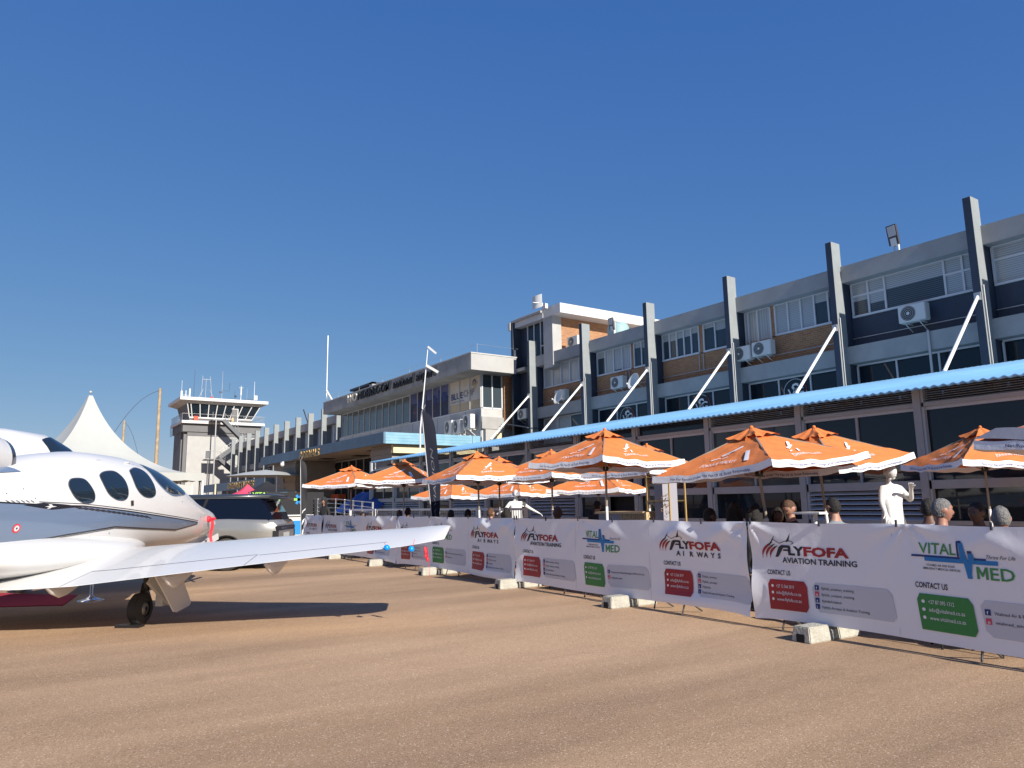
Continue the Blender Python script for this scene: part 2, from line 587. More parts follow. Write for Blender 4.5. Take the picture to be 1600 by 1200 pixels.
# lower storey windows just above the canopy
for i in range(len(CY) - 1):
    a, b = CY[i] + .3, CY[i + 1] - .05
    gm = GLASS
    wn = win(bld, XW - .02, a, b, 4.8, 6.5, [0, .36, .68, 1] if i < 6 else [0, .2, .45, .7, 1], gm if i < 6 else GLASS2, [0] if i < 6 else [0, 0, 1, 1], fw=.06)
    if i in (3, 4, 5):
        yc = a + (b - a) * .52; zc = 5.85
        m = MB()
        fx = lambda u, v: (XW - .05, yc - u, zc + v)
        ring = 40
        for k in range(ring):
            t0, t1 = 2 * pi * k / ring, 2 * pi * (k + .8) / ring
            mm = INKG if .55 < k / ring < .75 else (INKR if k / ring < .15 else FRAME)
            m.add([fx(cos(t) * rr, sin(t) * rr) for t, rr in ((t0, .55), (t1, .55), (t1, .51), (t0, .51))], [(0, 1, 2, 3)], mm)
        m.text('V', fx, INKW, .42, None, -.16, -.28, 'c', bold=.01)
        m.text('S', fx, INKW, .62, None, .02, -.26, 'c', bold=.01)
        m.text('G', fx, INKW, .42, None, .2, -.22, 'c', bold=.01)
        m.build('window_emblem', bld)
# drain pipe under the near air conditioner
m = MB(); m.tube([(XP - .05, 12.5, 5.2), (XP - .05, 12.5, 7.2)], .05, STEEL); m.build('drain_pipe', bld)
# small terracotta roof behind the parapet
m = MB()
def _tr(u, v):
    y = 17.2 + u * 5.2
    return (27.6 + v * 3, y, 10.72 + v * .9 + .03 * sin(u * 120))
m.grid(_tr, 120, 2, TILE)
m.box((27.7, 17.3, 10.2), (31, 22.2, 10.7), TILE)
m.build('tiled_roof', bld)

# --- stair tower of the office block
st = thing('stair_block', 'tall brick and navy stair block with white roof slab rising behind the office parapet', 'building', (27, 35, 0))
m = MB()
m.box((26.62, 33.95, 9), (34, 38.4, 12.5), BRICK)
m.build('brick_wall', st)
m = MB(); m.box((25.9, 33.0, 12.5), (34.4, 37.7, 13.08), WHITE); m.build('roof', st)
m = MB(); m.box((25.95, 33.85, 9.4), (26.62, 34.75, 12.5), OFFW); m.build('pier', st)
m = MB()
m.box((25.75, 34.75, 12.85), (26.6, 37.95, 12.98), GREY)
m.box((25.75, 37.75, 4), (26.6, 37.95, 12.85), NAVY)
m.box((25.75, 36.5, 9.6), (26.6, 37.75, 9.8), GREY)
m.box((26.4, 34.75, 9.8), (26.6, 37.75, 12.85), NAVY)
m.box((26.3, 36.1, 4), (27, 37.75, 9.6), NAVY)
m.build('navy_surround', st)
win(st, 26.36, 34.85, 36.9, 10.0, 12.8, 3, GLASS, trans=[(0, .35)])
m = MB(); m.box((25.7, 37.97, 12.4), (25.85, 38.2, 12.9), GREYL); m.build('junction_box', st)

# --- terminal hall with the airport name
TX, TY = 22.45, 37.4
ter = thing('terminal_building', 'grey airport terminal hall with name letters on a deep fascia and printed window panes', 'building', (23, 50, 0))
m = MB()
m.box((24.0, 38.75, 0), (40, 62.8, 7.45), GREYL)
m.box((24.08, 38.83, 7.45), (40, 62.8, 9.5), NAVY)
m.build('wall', ter)
m = MB()
m.box((TX, TY + .12, 9.5), (25.75, 62.8, 10.53), mat('weathered_fascia', (.33, .335, .32), .85, weather=.35, vary=.22, scale=.8))
m.box((TX + .004, TY, 9.5), (25.75, TY + .12, 10.53), OFFW)
m.box((25.75, 38.0, 9.5), (40, 62.8, 10.5), OFFW)
m.box((TX - .03, TY - .03, 10.5), (25.8, 62.83, 10.57), GREYL)
m.build('roof_fascia', ter)
m = MB()
for k in range(23):
    y = 37.5 + k * 1.15
    if k % 4 == 0:
        m.tube([(TX + .5, y, 10.57), (TX + .5, y, 11.15)], .012, STEEL, 5)
m.tube([(TX + .5, 37.5, 11.12), (TX + .5, 62.5, 11.12)], .008, STEEL, 4)
m.tube([(TX + .5, 37.5, 11.12), (26, 37.5, 11.12)], .008, STEEL, 4)
m.build('guard_wire', ter)
# letters
m = MB()
LETK = mat('black_letters', (.012, .014, .018), .6)
fw3 = lambda u, v, d: (TX - .07 - d, 57.0 - u, 9.72 + v)
m.text('WO', fw3, mat('pale_letters', (.55, .52, .45), .7), .62, 2.0, 0, .1, bold=.02, shear=.2, ext=.1)  # first two letters in a paler tone than the others
m.build('lettering', ter); m = MB()
m.text('NDERBOOM', fw3, LETK, .64, 6.1, 2.2, .08, bold=.006, shear=.2, ext=.1)
m.build('lettering', ter); m = MB()
m.text('national', fw3, LETK, .64, 3.3, 8.8, .08, bold=.006, shear=.2, ext=.1)
m.build('lettering', ter); m = MB()
m.text('airport', fw3, LETK, .64, 2.8, 12.45, .08, bold=.006, shear=.2, ext=.1)
m.build('lettering', ter)
# long glazed strip: plain panes, then night-city print, then sponsor print
win(ter, 23.95, 48.6, 62.0, 7.45, 9.5, 11, GLASS3, fm=GREYL, fw=.07)
CITY = mat('city_night_print', (.02, .03, .1), .5, col2=(.24, .05, .05), scale=1.1)
cr = [n for n in CITY.node_tree.nodes if n.type == 'VALTORGB'][0].color_ramp
cr.elements[0].position = .42; cr.elements[0].color = (.008, .012, .04, 1)
cr.elements[1].position = .74; cr.elements[1].color = (.5, .14, .1, 1)
e_ = cr.elements.new(.58); e_.color = (.02, .014, .05, 1)
CITYT = mat('dusk_sky_print', (.03, .05, .15), .45, col2=(.12, .13, .26), scale=.6)
wp = MB(); fp = MB()
ys = [42.75 + i * (48.55 - 42.75) / 5 for i in range(6)]
for i in range(5):
    a, b = ys[i], ys[i + 1]
    wp.quad((23.95, a, 7.45), (23.95, a, 8.75), (23.95, b, 8.75), (23.95, b, 7.45), CITY)
    wp.quad((23.95, a, 8.75), (23.95, a, 9.5), (23.95, b, 9.5), (23.95, b, 8.75), CITYT if i != 3 else CITY)
for i in range(6):
    fp.box((23.9, ys[i] - .035, 7.45), (23.98, ys[i] + .035, 9.5), GREYL)
for (a, b, h) in ((43.1, 43.7, .9), (43.9, 44.3, 1.25), (44.6, 45.2, .8), (46, 46.4, 1.1), (47, 47.5, .75)):
    wp.quad((23.94, a, 8.4), (23.94, a, 8.4 + h * .7), (23.94, b, 8.4 + h * .7), (23.94, b, 8.4), INKN)
o = wp.build('printed_window', ter); fp.build('frame', o)
PR = mat('sponsor_print', (.66, .64, .6), .4, col2=(.5, .42, .3), scale=.25)
PR2 = mat('sponsor_print_sand', (.5, .38, .22), .4, vary=.15, scale=.8)
wp = MB(); fp = MB()
wp.quad((23.95, 38.75, 8.0), (23.95, 38.75, 9.5), (23.95, 42.7, 9.5), (23.95, 42.7, 8.0), PR)
wp.quad((23.95, 38.75, 7.45), (23.95, 38.75, 8.0), (23.95, 42.7, 8.0), (23.95, 42.7, 7.45), PR2)
f2 = lambda u, v: (23.93, 42.45 - u, 8.3 + v)
wp.text('BLUE', f2, INKN, .42, 1.5, 0, 0, bold=.02)
wp.text('CHIP', f2, mat('silver_ink', (.2, .19, .2), .5), .42, 1.35, 1.6, .03, bold=0)
wp.text('FLIGHT SCHOOL', f2, INKN, .1, 1.7, 0, -.22)
for k in range(10):
    a0, a1 = pi * (.05 + .09 * k), pi * (.05 + .09 * (k + .8))
    wp.add([f2(2.95 + cos(t) * r_, .78 + sin(t) * r_) for t, r_ in ((a0, .24), (a1, .24), (a1, .13), (a0, .13))], [(0, 1, 2, 3)], INKN)
wp.add([f2(x, y) for x, y in ((2.6, .78), (3.35, .82), (2.98, .35))], [(0, 1, 2)], PR2)
wp.add([f2(x, y) for x, y in ((2.3, .62), (3.6, .9), (2.98, .72))], [(0, 1, 2)], mat('silver2', (.5, .5, .55), .4))
for y in (38.75, 40.05, 41.35, 42.7):
    fp.box((23.9, y - .035, 7.45), (23.98, y + .035, 9.5), GREYL)
o = wp.build('printed_window', ter); fp.build('frame', o)
# end wall windows facing the camera, and brick return
m = MB()
m.quad((23.99, 38.72, 7.45), (25.5, 38.72, 7.45), (25.5, 38.72, 9.5), (23.99, 38.72, 9.5), GLASS2)
o = m.build('window', ter)
m = MB()
for x in (24.02, 24.75, 25.48):
    m.box((x - .04, 38.66, 7.4), (x + .04, 38.74, 9.5), FRAMEW)
m.box((24, 38.66, 7.36), (25.5, 38.74, 7.45), FRAMEW)
m.build('frame', o)
m = MB(); m.box((25.55, 38.5, 6.2), (27.2, 39.2, 9.5), BRICK); m.build('brick_return', ter)
m = MB()
m.box((23.93, 38.68, 6.55), (25.5, 38.75, 7.38), GREYL)
m.box((23.94, 38.6, 6.1), (25.6, 38.7, 6.85), GREY)
for k in range(13):
    y = 38.8 + k * 1.9
    m.box((23.955, y, 5.6), (24.0, y + .05, 7.4), FRAME)
m.box((23.96, 38.75, 7.36), (24.0, 62.5, 7.44), FRAMEW)
m.build('panel_joints', ter)
m = MB(); m.box((24.1, 38.45, 5.2), (25.3, 38.7, 6.05), OFFW); m.box((24.9, 38.38, 5.4), (25.3, 38.45, 5.85), CREAM)
m.tube([(25.45, 38.4, 5.2), (25.45, 38.4, 6.4), (25.2, 38.4, 6.4)], .03, STEEL); m.build('service_box', ter)
m = MB()
m.box((26.2, 37.98, 0), (27, 38.45, 6.2), NAVY)
m.hexa([(25.2, 35.6, 5.9), (27.6, 35.6, 5.9), (27.6, 38.0, 6.35), (25.2, 38.0, 6.35), (25.2, 35.6, 5.95), (27.6, 35.6, 5.95), (27.6, 38.0, 6.4), (25.2, 38.0, 6.4)], NAVY)
m.build('link_roof', ter)
# small plant room with white slab on the terminal roof
m = MB(); m.box((28.5, 66, 10.5), (31, 71, 12.9), NAVY); m.box((28.2, 65.5, 10.5), (28.6, 66.2, 13.3), GREY)
m.box((28.2, 65.5, 13.1), (31, 71.2, 13.3), NAVY); m.box((29.6, 58.5, 12.9), (33.5, 64.5, 13.3), WHITE)
m.box((30, 59, 10.5), (33.3, 65.5, 12.9), BRICK); m.box((29.8, 58.9, 10.5), (30.0, 59.3, 12.9), WHITE)
m.build('plant_room', ter)

# --- entrance porch (blue boards) with ARRIVALS
por = thing('arrivals_porch', 'wide porch with weathered blue board fascia and gold ARRIVALS letters', 'porch', (20, 50, 0))
PX = 17.5
m = MB()
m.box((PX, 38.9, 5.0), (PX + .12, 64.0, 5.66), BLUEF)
BLUEL = mat('blue_board_painted_sunlit', (.17, .36, .48), .45, col2=(.26, .45, .56), scale=1.5)  # lighter copy of the fascia blue, sunlight put into the colour
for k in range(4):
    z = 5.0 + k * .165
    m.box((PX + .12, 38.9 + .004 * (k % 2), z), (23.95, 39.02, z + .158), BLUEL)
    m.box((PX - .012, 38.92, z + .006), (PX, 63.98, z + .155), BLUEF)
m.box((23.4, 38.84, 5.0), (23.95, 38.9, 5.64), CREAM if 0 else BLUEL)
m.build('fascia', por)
m = MB(); m.box((PX + .12, 39.02, 5.02), (24, 63.9, 5.12), SOFFIT); m.box((PX + .12, 39.02, 5.5), (24, 63.9, 5.6), GREYL)
for (x, y) in ((19, 44), (20, 49), (19, 53), (20, 57)):
    m.box((x, y, 4.99), (x + 1, y + 1, 5.02), DARK)
m.build('roof', por)
m = MB()
fa = lambda u, v, d: (PX - .06 - d, 53.6 - u, 4.96 + v)
m.text('ARRIVALS', fa, GOLD, .52, 4.2, bold=.012, ext=.06)
m.build('letters', por)
def pier(x0, y0, x1, y1, z1=5.0):
    m = MB()
    m.box((x0, y0, 0), (x1, y1, z1), BEIGE)
    for k in range(5):
        z = 1.6 + k * .72
        m.box((x0 - .06, y0 - .05, z), (x1, y1 - .01, z + .34), BEIGE)
    return m
m = pier(18.3, 39.5, 19.2, 42.5); m.box((18.25, 39.2, 4.5), (24, 39.5, 4.98), CREAM); m.build('pier', por)
m = pier(18.3, 57.0, 22.0, 62.5)
m.text('A', lambda u, v: (18.22, 60.6 - u, 2.4 + v), GREY, 1.6, 1.2, bold=.03)
m.build('pier', por)
win(por, 21.5, 42.5, 57.0, 0.1, 5.0, 10, GLASS, fm=POSTG, fw=.1, trans=[(i, .6) for i in range(10)])
m = MB(); m.ball((17.4, 57.5, 4.75), .17, WHITE, 8); m.box((17.35, 57.4, 4.85), (17.5, 57.9, 4.98), WHITE); m.build('camera_dome', por)
m = MB(); m.box((20.8, 54.4, 1.9), (21.4, 56, 2.4), mat('orange_notice', (.6, .12, .03), .6)); m.build('notice_board', por)

# --- second lower porch
por2 = thing('departures_porch', 'lower porch further off with blue board fascia and worn gold letters', 'porch', (20, 75, 0))
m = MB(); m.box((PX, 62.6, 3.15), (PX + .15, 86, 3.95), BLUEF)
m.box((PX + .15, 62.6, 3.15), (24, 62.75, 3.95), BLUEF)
m.build('fascia', por2)
m = MB(); m.box((PX + .15, 62.75, 3.6), (24, 86, 3.8), SOFFIT); m.build('roof', por2)
m = MB(); m.text('DEPARTURES', lambda u, v, d: (PX - .05 - d, 74.8 - u, 3.3 + v), GOLD, .55, 9.2, bold=.02, ext=.05); m.build('letters', por2)
for y in (66, 72, 78, 84):
    m = MB(); m.box((18.2, y, 0), (18.5, y + .3, 3.6), POSTG); m.build('post', por2)

# --- far wing
fw_ = thing('far_office_wing', 'far office wing with a row of grey fins, navy panels and pale curtained windows', 'building', (26, 86, 0))
FY = [71.7 + 4.06 * k for k in range(-2, 10)]
m = MB(); m.box((XW + .03, 62.9, 0), (38, 109, 10.2), NAVY); m.build('wall', fw_)
m = MB(); m.box((XP, 62.9, 9.55), (XW + .6, 109, 10.33), GREY); m.box((XP, 62.9, 6.4), (XW + .1, 109, 7.1), GREY); m.build('parapet', fw_)
for i, y in enumerate(FY):
    m = MB()
    m.box((XC, y, 5.0 if y < 84 else 0), (XP + .08, y + .28, 11.2), COLG)
    m.box((XC - .004, y + .004, 0), (XC + .01, y + .27, 11.19), COLG)
    m.build('column', fw_)
for i in range(len(FY) - 1):
    a, b = FY[i] + .3, FY[i + 1]
    win(fw_, XW - .02, a + 1.7, b - .3, 7.3, 9.5, 3, GLASS2, [1], VBLIND, fw=.06)
    if i > 4:
        win(fw_, XW - .02, a + .3, b - .3, 4.0, 6.3, 3, GLASS, [0], fw=.06)
m = MB(); m.tube([(27, 80, 10.3), (26, 79, 12)], .06, MARK); m.build('bracket', fw_)

# --- control tower
ct = thing('control_tower', 'white airport control tower with glazed cab, balcony and zigzag steel stair', 'control tower', (26, 118, 0))
TWD = mat('tower_grey_and_shade', (.15, .15, .155), .8, vary=.1, scale=.5)
m = MB()
m.box((20.95, 115.4, 0), (31.0, 123, 12.6), OFFW)
m.box((20.35, 117.0, 0), (20.95, 122.6, 12.6), TWD)  # shade of the shaft's left face put into a dark grey colour
m.box((20.5, 115.8, 0), (20.95, 116.6, 12.6), TWD)
m.build('shaft', ct)
m = MB(); m.box((20.2, 115.2, 12.6), (31.4, 123.4, 13.8), TWD); m.box((20.9, 115.36, 12.0), (31, 115.4, 12.6), TWD); m.build('collar', ct)
m = MB(); m.box((19.95, 114.7, 13.8), (31.8, 124, 14.2), WHITE); m.build('balcony', ct)
m = MB()
for k in range(20):
    m.tube([(28.6 + k * .16, 114.75, 14.2), (28.6 + k * .16, 114.75, 15.2)], .02, STEEL, 4)
    m.tube([(20.0, 114.8 + k * .45, 14.2), (20.0, 114.8 + k * .45, 15.2)], .02, STEEL, 4)
m.tube([(20, 114.75, 15.2), (31.8, 114.75, 15.2)], .025, STEEL, 4)
m.tube([(20, 114.75, 15.2), (20, 124, 15.2)], .03, STEEL, 4)
m.tube([(31.8, 114.75, 15.2), (31.8, 124, 15.2)], .03, STEEL, 4)
for k in range(9):
    m.tube([(19.98, 115 + k * 1.1, 14.2), (19.98, 115 + k * 1.1, 12.4)], .03, MARK, 4)
m.build('railing', ct)
# cab: glass leans outwards at the top
m = MB()
zb, zt = 14.85, 16.75
b4 = [(21.1, 115.8), (30.15, 115.8), (30.15, 122.5), (21.1, 122.5)]
t4 = [(20.65, 115.2), (31.1, 115.2), (31.1, 123.1), (20.65, 123.1)]
for i in range(4):
    j = (i + 1) % 4
    m.quad((*b4[i], zb), (*b4[j], zb), (*t4[j], zt), (*t4[i], zt), GLASS if i == 0 else TWD)
m.box((21.1, 115.82, 14.2), (30.15, 122.5, zb), TWD)
o = m.build('cab', ct)
m = MB()
for xb in (21.1, 21.5, 22.6, 23.7, 24.75, 25.8, 26.85, 27.9, 29.1, 30.15):
    f_ = (xb - 21.1) / 9.05
    m.bar((xb, 115.75, zb), (20.65 + 10.45 * f_, 115.15, zt), .12, .1, WHITE, up=(0, 1, 0))
m.box((21.1, 115.68, zb - .25), (30.15, 115.8, zb), WHITE)
m.box((27.0, 115.2, 14.2), (27.8, 115.6, 16.2), TWD); m.box((26.95, 115.15, 16.2), (27.9, 115.6, 16.3), WHITE); m.box((27.78, 115.15, 14.2), (27.9, 115.6, 16.2), WHITE)
m.build('mullions', o)
m = MB(); m.box((19.5, 114.3, 17.15), (32.1, 124.3, 17.6), WHITE)
m.hexa([(20.6, 115.1, 16.75), (31.15, 115.1, 16.75), (31.15, 123.2, 16.75), (20.6, 123.2, 16.75), (19.7, 114.5, 17.15), (31.9, 114.5, 17.15), (31.9, 124.1, 17.15), (19.7, 124.1, 17.15)], OFFW)
m.build('roof', ct)
m = MB(); m.box((21.6, 114.9, 14.25), (22.2, 115.2, 14.9), mat('red_box', (.6, .08, .04), .6)); m.build('locker', ct); m = MB(); m.box((26.9, 114.9, 14.25), (27.2, 115.1, 14.9), PLY); m.build('locker', ct)
DG = mat('stair_steel', (.12, .125, .135), .6)
def flight(x0, z0, x1, z1, y):
    m = MB()
    m.bar((x0, y, z0), (x1, y, z1), .12, .5, DG)
    m.bar((x0, y + 1.1, z0), (x1, y + 1.1, z1), .12, .5, DG)
    n = 12
    for k in range(n):
        f_ = (k + .5) / n
        x, z = x0 + (x1 - x0) * f_, z0 + (z1 - z0) * f_
        m.box((x - .15, y, z - .05), (x + .15, y + 1.1, z + .02), DG)
        if k % 2 == 0:
            m.tube([(x, y, z), (x, y, z + 1)], .022, STEEL, 4)
    m.tube([(x0, y, z0 + 1.05), (x1, y, z1 + 1.05)], .03, STEEL, 4)
    m.tube([(x0, y, z0 + .6), (x1, y, z1 + .6)], .02, STEEL, 4)
    m.build('stair_flight', ct)
flight(25.2, 14.2, 28.3, 11.2, 112.2)
flight(28.3, 11.2, 24.9, 8.6, 113.4)
flight(24.9, 8.5, 28.3, 5.6, 112.2)
flight(28.3, 5.6, 24.2, 2.9, 113.4)
m = MB()
m.box((23.6, 112.2, 14.05), (25.3, 114.7, 14.2), DG); m.box((23.0, 112.2, 8.35), (25, 114.6, 8.5), DG)
m.box((28.1, 112.2, 11.05), (29.4, 114.6, 11.2), DG); m.box((28.1, 112.2, 5.45), (29.4, 114.6, 5.6), DG); m.box((23, 112.2, 2.7), (24.4, 114.6, 2.9), DG)
for (x, z) in ((23.05, 8.5), (24.9, 8.5), (23.65, 14.2)):
    m.tube([(x, 112.2, z), (x, 112.2, z + 1.1)], .03, STEEL, 4)
m.tube([(23.05, 112.2, 9.6), (24.9, 112.2, 9.6)], .03, STEEL, 4)
m.box((23.0, 112.3, 8.6), (23.5, 112.6, 9.6), DG)
m.tube([(24.1, 112.1, 0), (24.1, 112.1, 14.2)], .1, STEEL, 6)
m.tube([(23.3, 112.3, 0), (23.3, 112.3, 8.3)], .09, DG, 6)
m.build('stair_landing', ct)
def mast(x, y, z0, z1, r, mt, label):
    m = MB(); m.tube([(x, y, z0), (x, y, z1)], [r, r * .6], mt, 5)
    return m
ants = [(20.0, 17.6, 20.3, .03, 'white mast with panel antennas at the left end of the tower roof'),
        (21.7, 17.6, 22.1, .03, 'tallest dark whip antenna near the left of the tower roof'),
        (25.7, 17.6, 22.1, .04, 'grey mast with side dipole in the middle of the tower roof'),
        (27.6, 17.6, 19.3, .03, 'short dark instrument mast right of the middle of the tower roof'),
        (28.5, 17.6, 20.1, .05, 'white crossed mast on the right half of the tower roof'),
        (29.4, 17.6, 19.8, .025, 'thin pale rod next to the right end mast of the tower roof'),
        (30.5, 17.6, 20.9, .04, 'tall white mast with box at the right end of the tower roof')]
for i, (x, z0, z1, r, lb) in enumerate(ants):
    m = mast(x, 116.5, z0, z1, r, POLEW if i in (0, 4, 6) else (MARK if i in (1, 3) else STEEL), lb)
    if i == 0:
        m.box((x - .15, 116.3, 17.9), (x + .1, 116.6, 18.7), WHITE); m.box((x + 1, 116.3, 17.9), (x + 1.2, 116.5, 19.1), WHITE)
        m.tube([(x + .6, 116.5, 17.6), (x + .6, 116.5, 18.8)], .08, WHITE, 6); m.bar((x, 116.5, 18.1), (x + 1.2, 116.5, 18.1), .05, .05, STEEL)
    if i == 2:
        m.tube([(x, 116.5, 19.2), (x + 1, 116.5, 19.1), (x + 1.1, 116.5, 20.4)], .025, MARK, 5); m.box((x - .4, 116.4, 18.8), (x, 116.6, 19.0), MARK)
    if i == 4:
        m.tube([(x, 116.5, 18.6), (x, 116.5, 19.8)], .12, WHITE, 6); m.bar((x - .3, 116.5, 19.8), (x + .3, 116.5, 19.8), .05, .05, WHITE)
    if i == 3:
        m.ball((x + .1, 116.5, 18.4), .18, MARK, 6)
    if i == 6:
        m.box((x, 116.3, 18), (x + .45, 116.6, 18.7), WHITE); m.bar((x - 1.4, 116.5, 18.1), (x, 116.5, 18.1), .06, .06, MARK)
    tag(m.build('antenna'), lb, 'antenna', 'antennas on the control tower roof')
m = MB()
for (a, b) in (((22.7, 17.6), (22.85, 21.2)), ((24.3, 17.6), (23.9, 21.2)), ((23.35, 17.6), (23.35, 20.8))):
    m.tube([(a[0], 116.5, a[1]), (b[0], 116.5, b[1])], .04, STEEL, 5)
m.tube([(22.8, 116.5, 20.7), (23.95, 116.5, 20.7)], .03, STEEL, 5)
m.tube([(22.3, 116.5, 17.6), (23.0, 116.5, 19.2)], .03, STEEL, 5); m.tube([(24.7, 116.5, 17.6), (23.9, 116.5, 19.2)], .03, STEEL, 5)
m.ball((24.2, 116.5, 17.85), .26, RED, 8)
tag(m.build('goalpost_mast'), 'goalpost shaped lattice frame with red beacon on the tower roof', 'antenna')


# ------------------------------------------------------------------ terrace restaurant under the blue canopy
GX = 14.3
res = thing('restaurant_building', 'glazed restaurant terrace front with grey steel posts under a corrugated blue canopy', 'building', (18, 17, 0))
PY = [-.56 + 2.58 * k for k in range(14)]
CE = 32.1
m = MB()
def canopy(u, v):
    y = -1 + u * (CE + 1)
    x = 13.8 + v * 8.8
    return (x, y, 3.49 + v * 1.64 + .028 * sin(y * 2 * pi / .16))
nU = 1600
vs = []; fs = []
for i in range(nU + 1):
    y = -1 + (CE + 1) * i / nU
    zz = .014 * sin(y * 2 * pi / .165)
    for (x, z) in ((13.8, 3.5), (22.6, 5.14), (22.6, 5.1), (13.8, 3.46)):
        vs.append((x, y, z + zz))
for i in range(nU):
    for k in range(4):
        a = i * 4 + k; b = i * 4 + (k + 1) % 4
        fs.append((a, b, b + 4, a + 4))
m.add(vs, fs, BLUEROOF, True)
m.box((22.6, -1, 5.05), (26, CE, 5.12), BLUEROOF)
m.build('canopy_roof', res)
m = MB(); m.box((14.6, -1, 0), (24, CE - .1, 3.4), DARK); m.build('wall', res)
for y in PY:
    m = MB(); m.box((GX - .14, y - .07, 0), (GX + .1, y + .07, 3.56), POSTG); m.box((GX - .1, y - .11, 0), (GX + .1, y - .07, 3.5), FRAME); m.build('post', res)
m = MB()
for (z0, z1) in ((3.18, 3.26), (1.64, 1.8), (.98, 1.06), (0, .12)):
    m.box((GX - .1, -1, z0), (GX + .08, CE, z1), POSTG)
m.build('rail', res)
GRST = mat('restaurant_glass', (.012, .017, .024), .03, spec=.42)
GRST2 = mat('restaurant_glass_pale', (.06, .07, .062), .08, vary=.5, scale=.5, spec=.45)
for i in range(len(PY) - 1):
    a, b = PY[i] + .07, PY[i + 1] - .07
    door = 5 <= i <= 6
    gm = GRST if i < 4 else (GRST2 if i in (4, 7, 9, 10, 11) else GRST)
    m = MB()
    if i == 6:     # bay with the open doorway
        m.quad((GX, a + 1.3, 1.8), (GX, a + 1.3, 3.2), (GX, b, 3.2), (GX, b, 1.8), GRST)
        m.quad((GX, a, 3.26), (GX, a, 3.56), (GX, b, 3.56), (GX, b, 3.26), GRST)
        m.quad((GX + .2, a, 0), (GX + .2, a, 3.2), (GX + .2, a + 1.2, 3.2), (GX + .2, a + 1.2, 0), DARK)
        m.box((GX - .06, a + 1.2, 0), (GX + .06, a + 1.3, 3.2), FRAME)
        m.quad((GX, a + 1.3, .1), (GX, a + 1.3, 1.64), (GX, b, 1.64), (GX, b, .1), GRST)
    else:
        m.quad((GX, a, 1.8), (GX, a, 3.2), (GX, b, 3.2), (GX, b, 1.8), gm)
        if i in (5,):
            m.quad((GX, a, 3.26), (GX, a, 3.56), (GX, b, 3.56), (GX, b, 3.26), GRST)
        if i in (2, 4, 5, 8, 10):
            m.quad((GX, a, 1.06), (GX, a, 1.64), (GX, b, 1.64), (GX, b, 1.06), GRST)
            m.quad((GX, a, .1), (GX, a, 1.0), (GX, b, 1.0), (GX, b, .1), GRST)
    o = m.build('window', res)
    f = MB()
    if i not in (2,):
        f.box((GX - .04, (a + b) / 2 - .025, 1.8), (GX + .02, (a + b) / 2 + .025, 3.2), POSTG)
    f.box((GX - .05, a, 1.8), (GX + .02, a + .04, 3.2), FRAME)
    f.box((GX - .05, a, 3.12), (GX + .02, b, 3.18), FRAME)
    f.build('frame', o)
    l = MB()
    if i not in (5, 6):
        for k in range(8):
            z = 3.27 + k * .042
            l.hexa([(GX - .06, a, z), (GX + .04, a, z + .03), (GX + .04, b, z + .03), (GX - .06, b, z),
                    (GX - .06, a, z + .008), (GX + .04, a, z + .038), (GX + .04, b, z + .038), (GX - .06, b, z + .008)], LOUV)
    if l.f:
        l.build('louvre', res); l = MB()
    if i not in (2, 4, 5, 6, 8, 10):
        for k in range(15):
            z = .16 + k * .1
            l.hexa([(GX - .08, a, z), (GX + .03, a, z + .06), (GX + .03, b, z + .06), (GX - .08, b, z),
                    (GX - .08, a, z + .015), (GX + .03, a, z + .075), (GX + .03, b, z + .075), (GX - .08, b, z + .015)], FRAME)
    if l.f:
        l.build('louvre', res)
# pale print of a big disc seam on one pane
m = MB()
for k in range(30):
    t0, t1 = pi * (1.5 + .5 * k / 30), pi * (1.5 + .5 * (k + 1) / 30)
    m.add([(GX - .02, 12.3 - 1.9 - cos(t) * r_ + 1.6, 3.3 + sin(t) * r_ * .9) for t, r_ in ((t0, 1.55), (t1, 1.55), (t1, 1.4), (t0, 1.4))], [(0, 1, 2, 3)], NAVY)
m.build('pane_print', res)


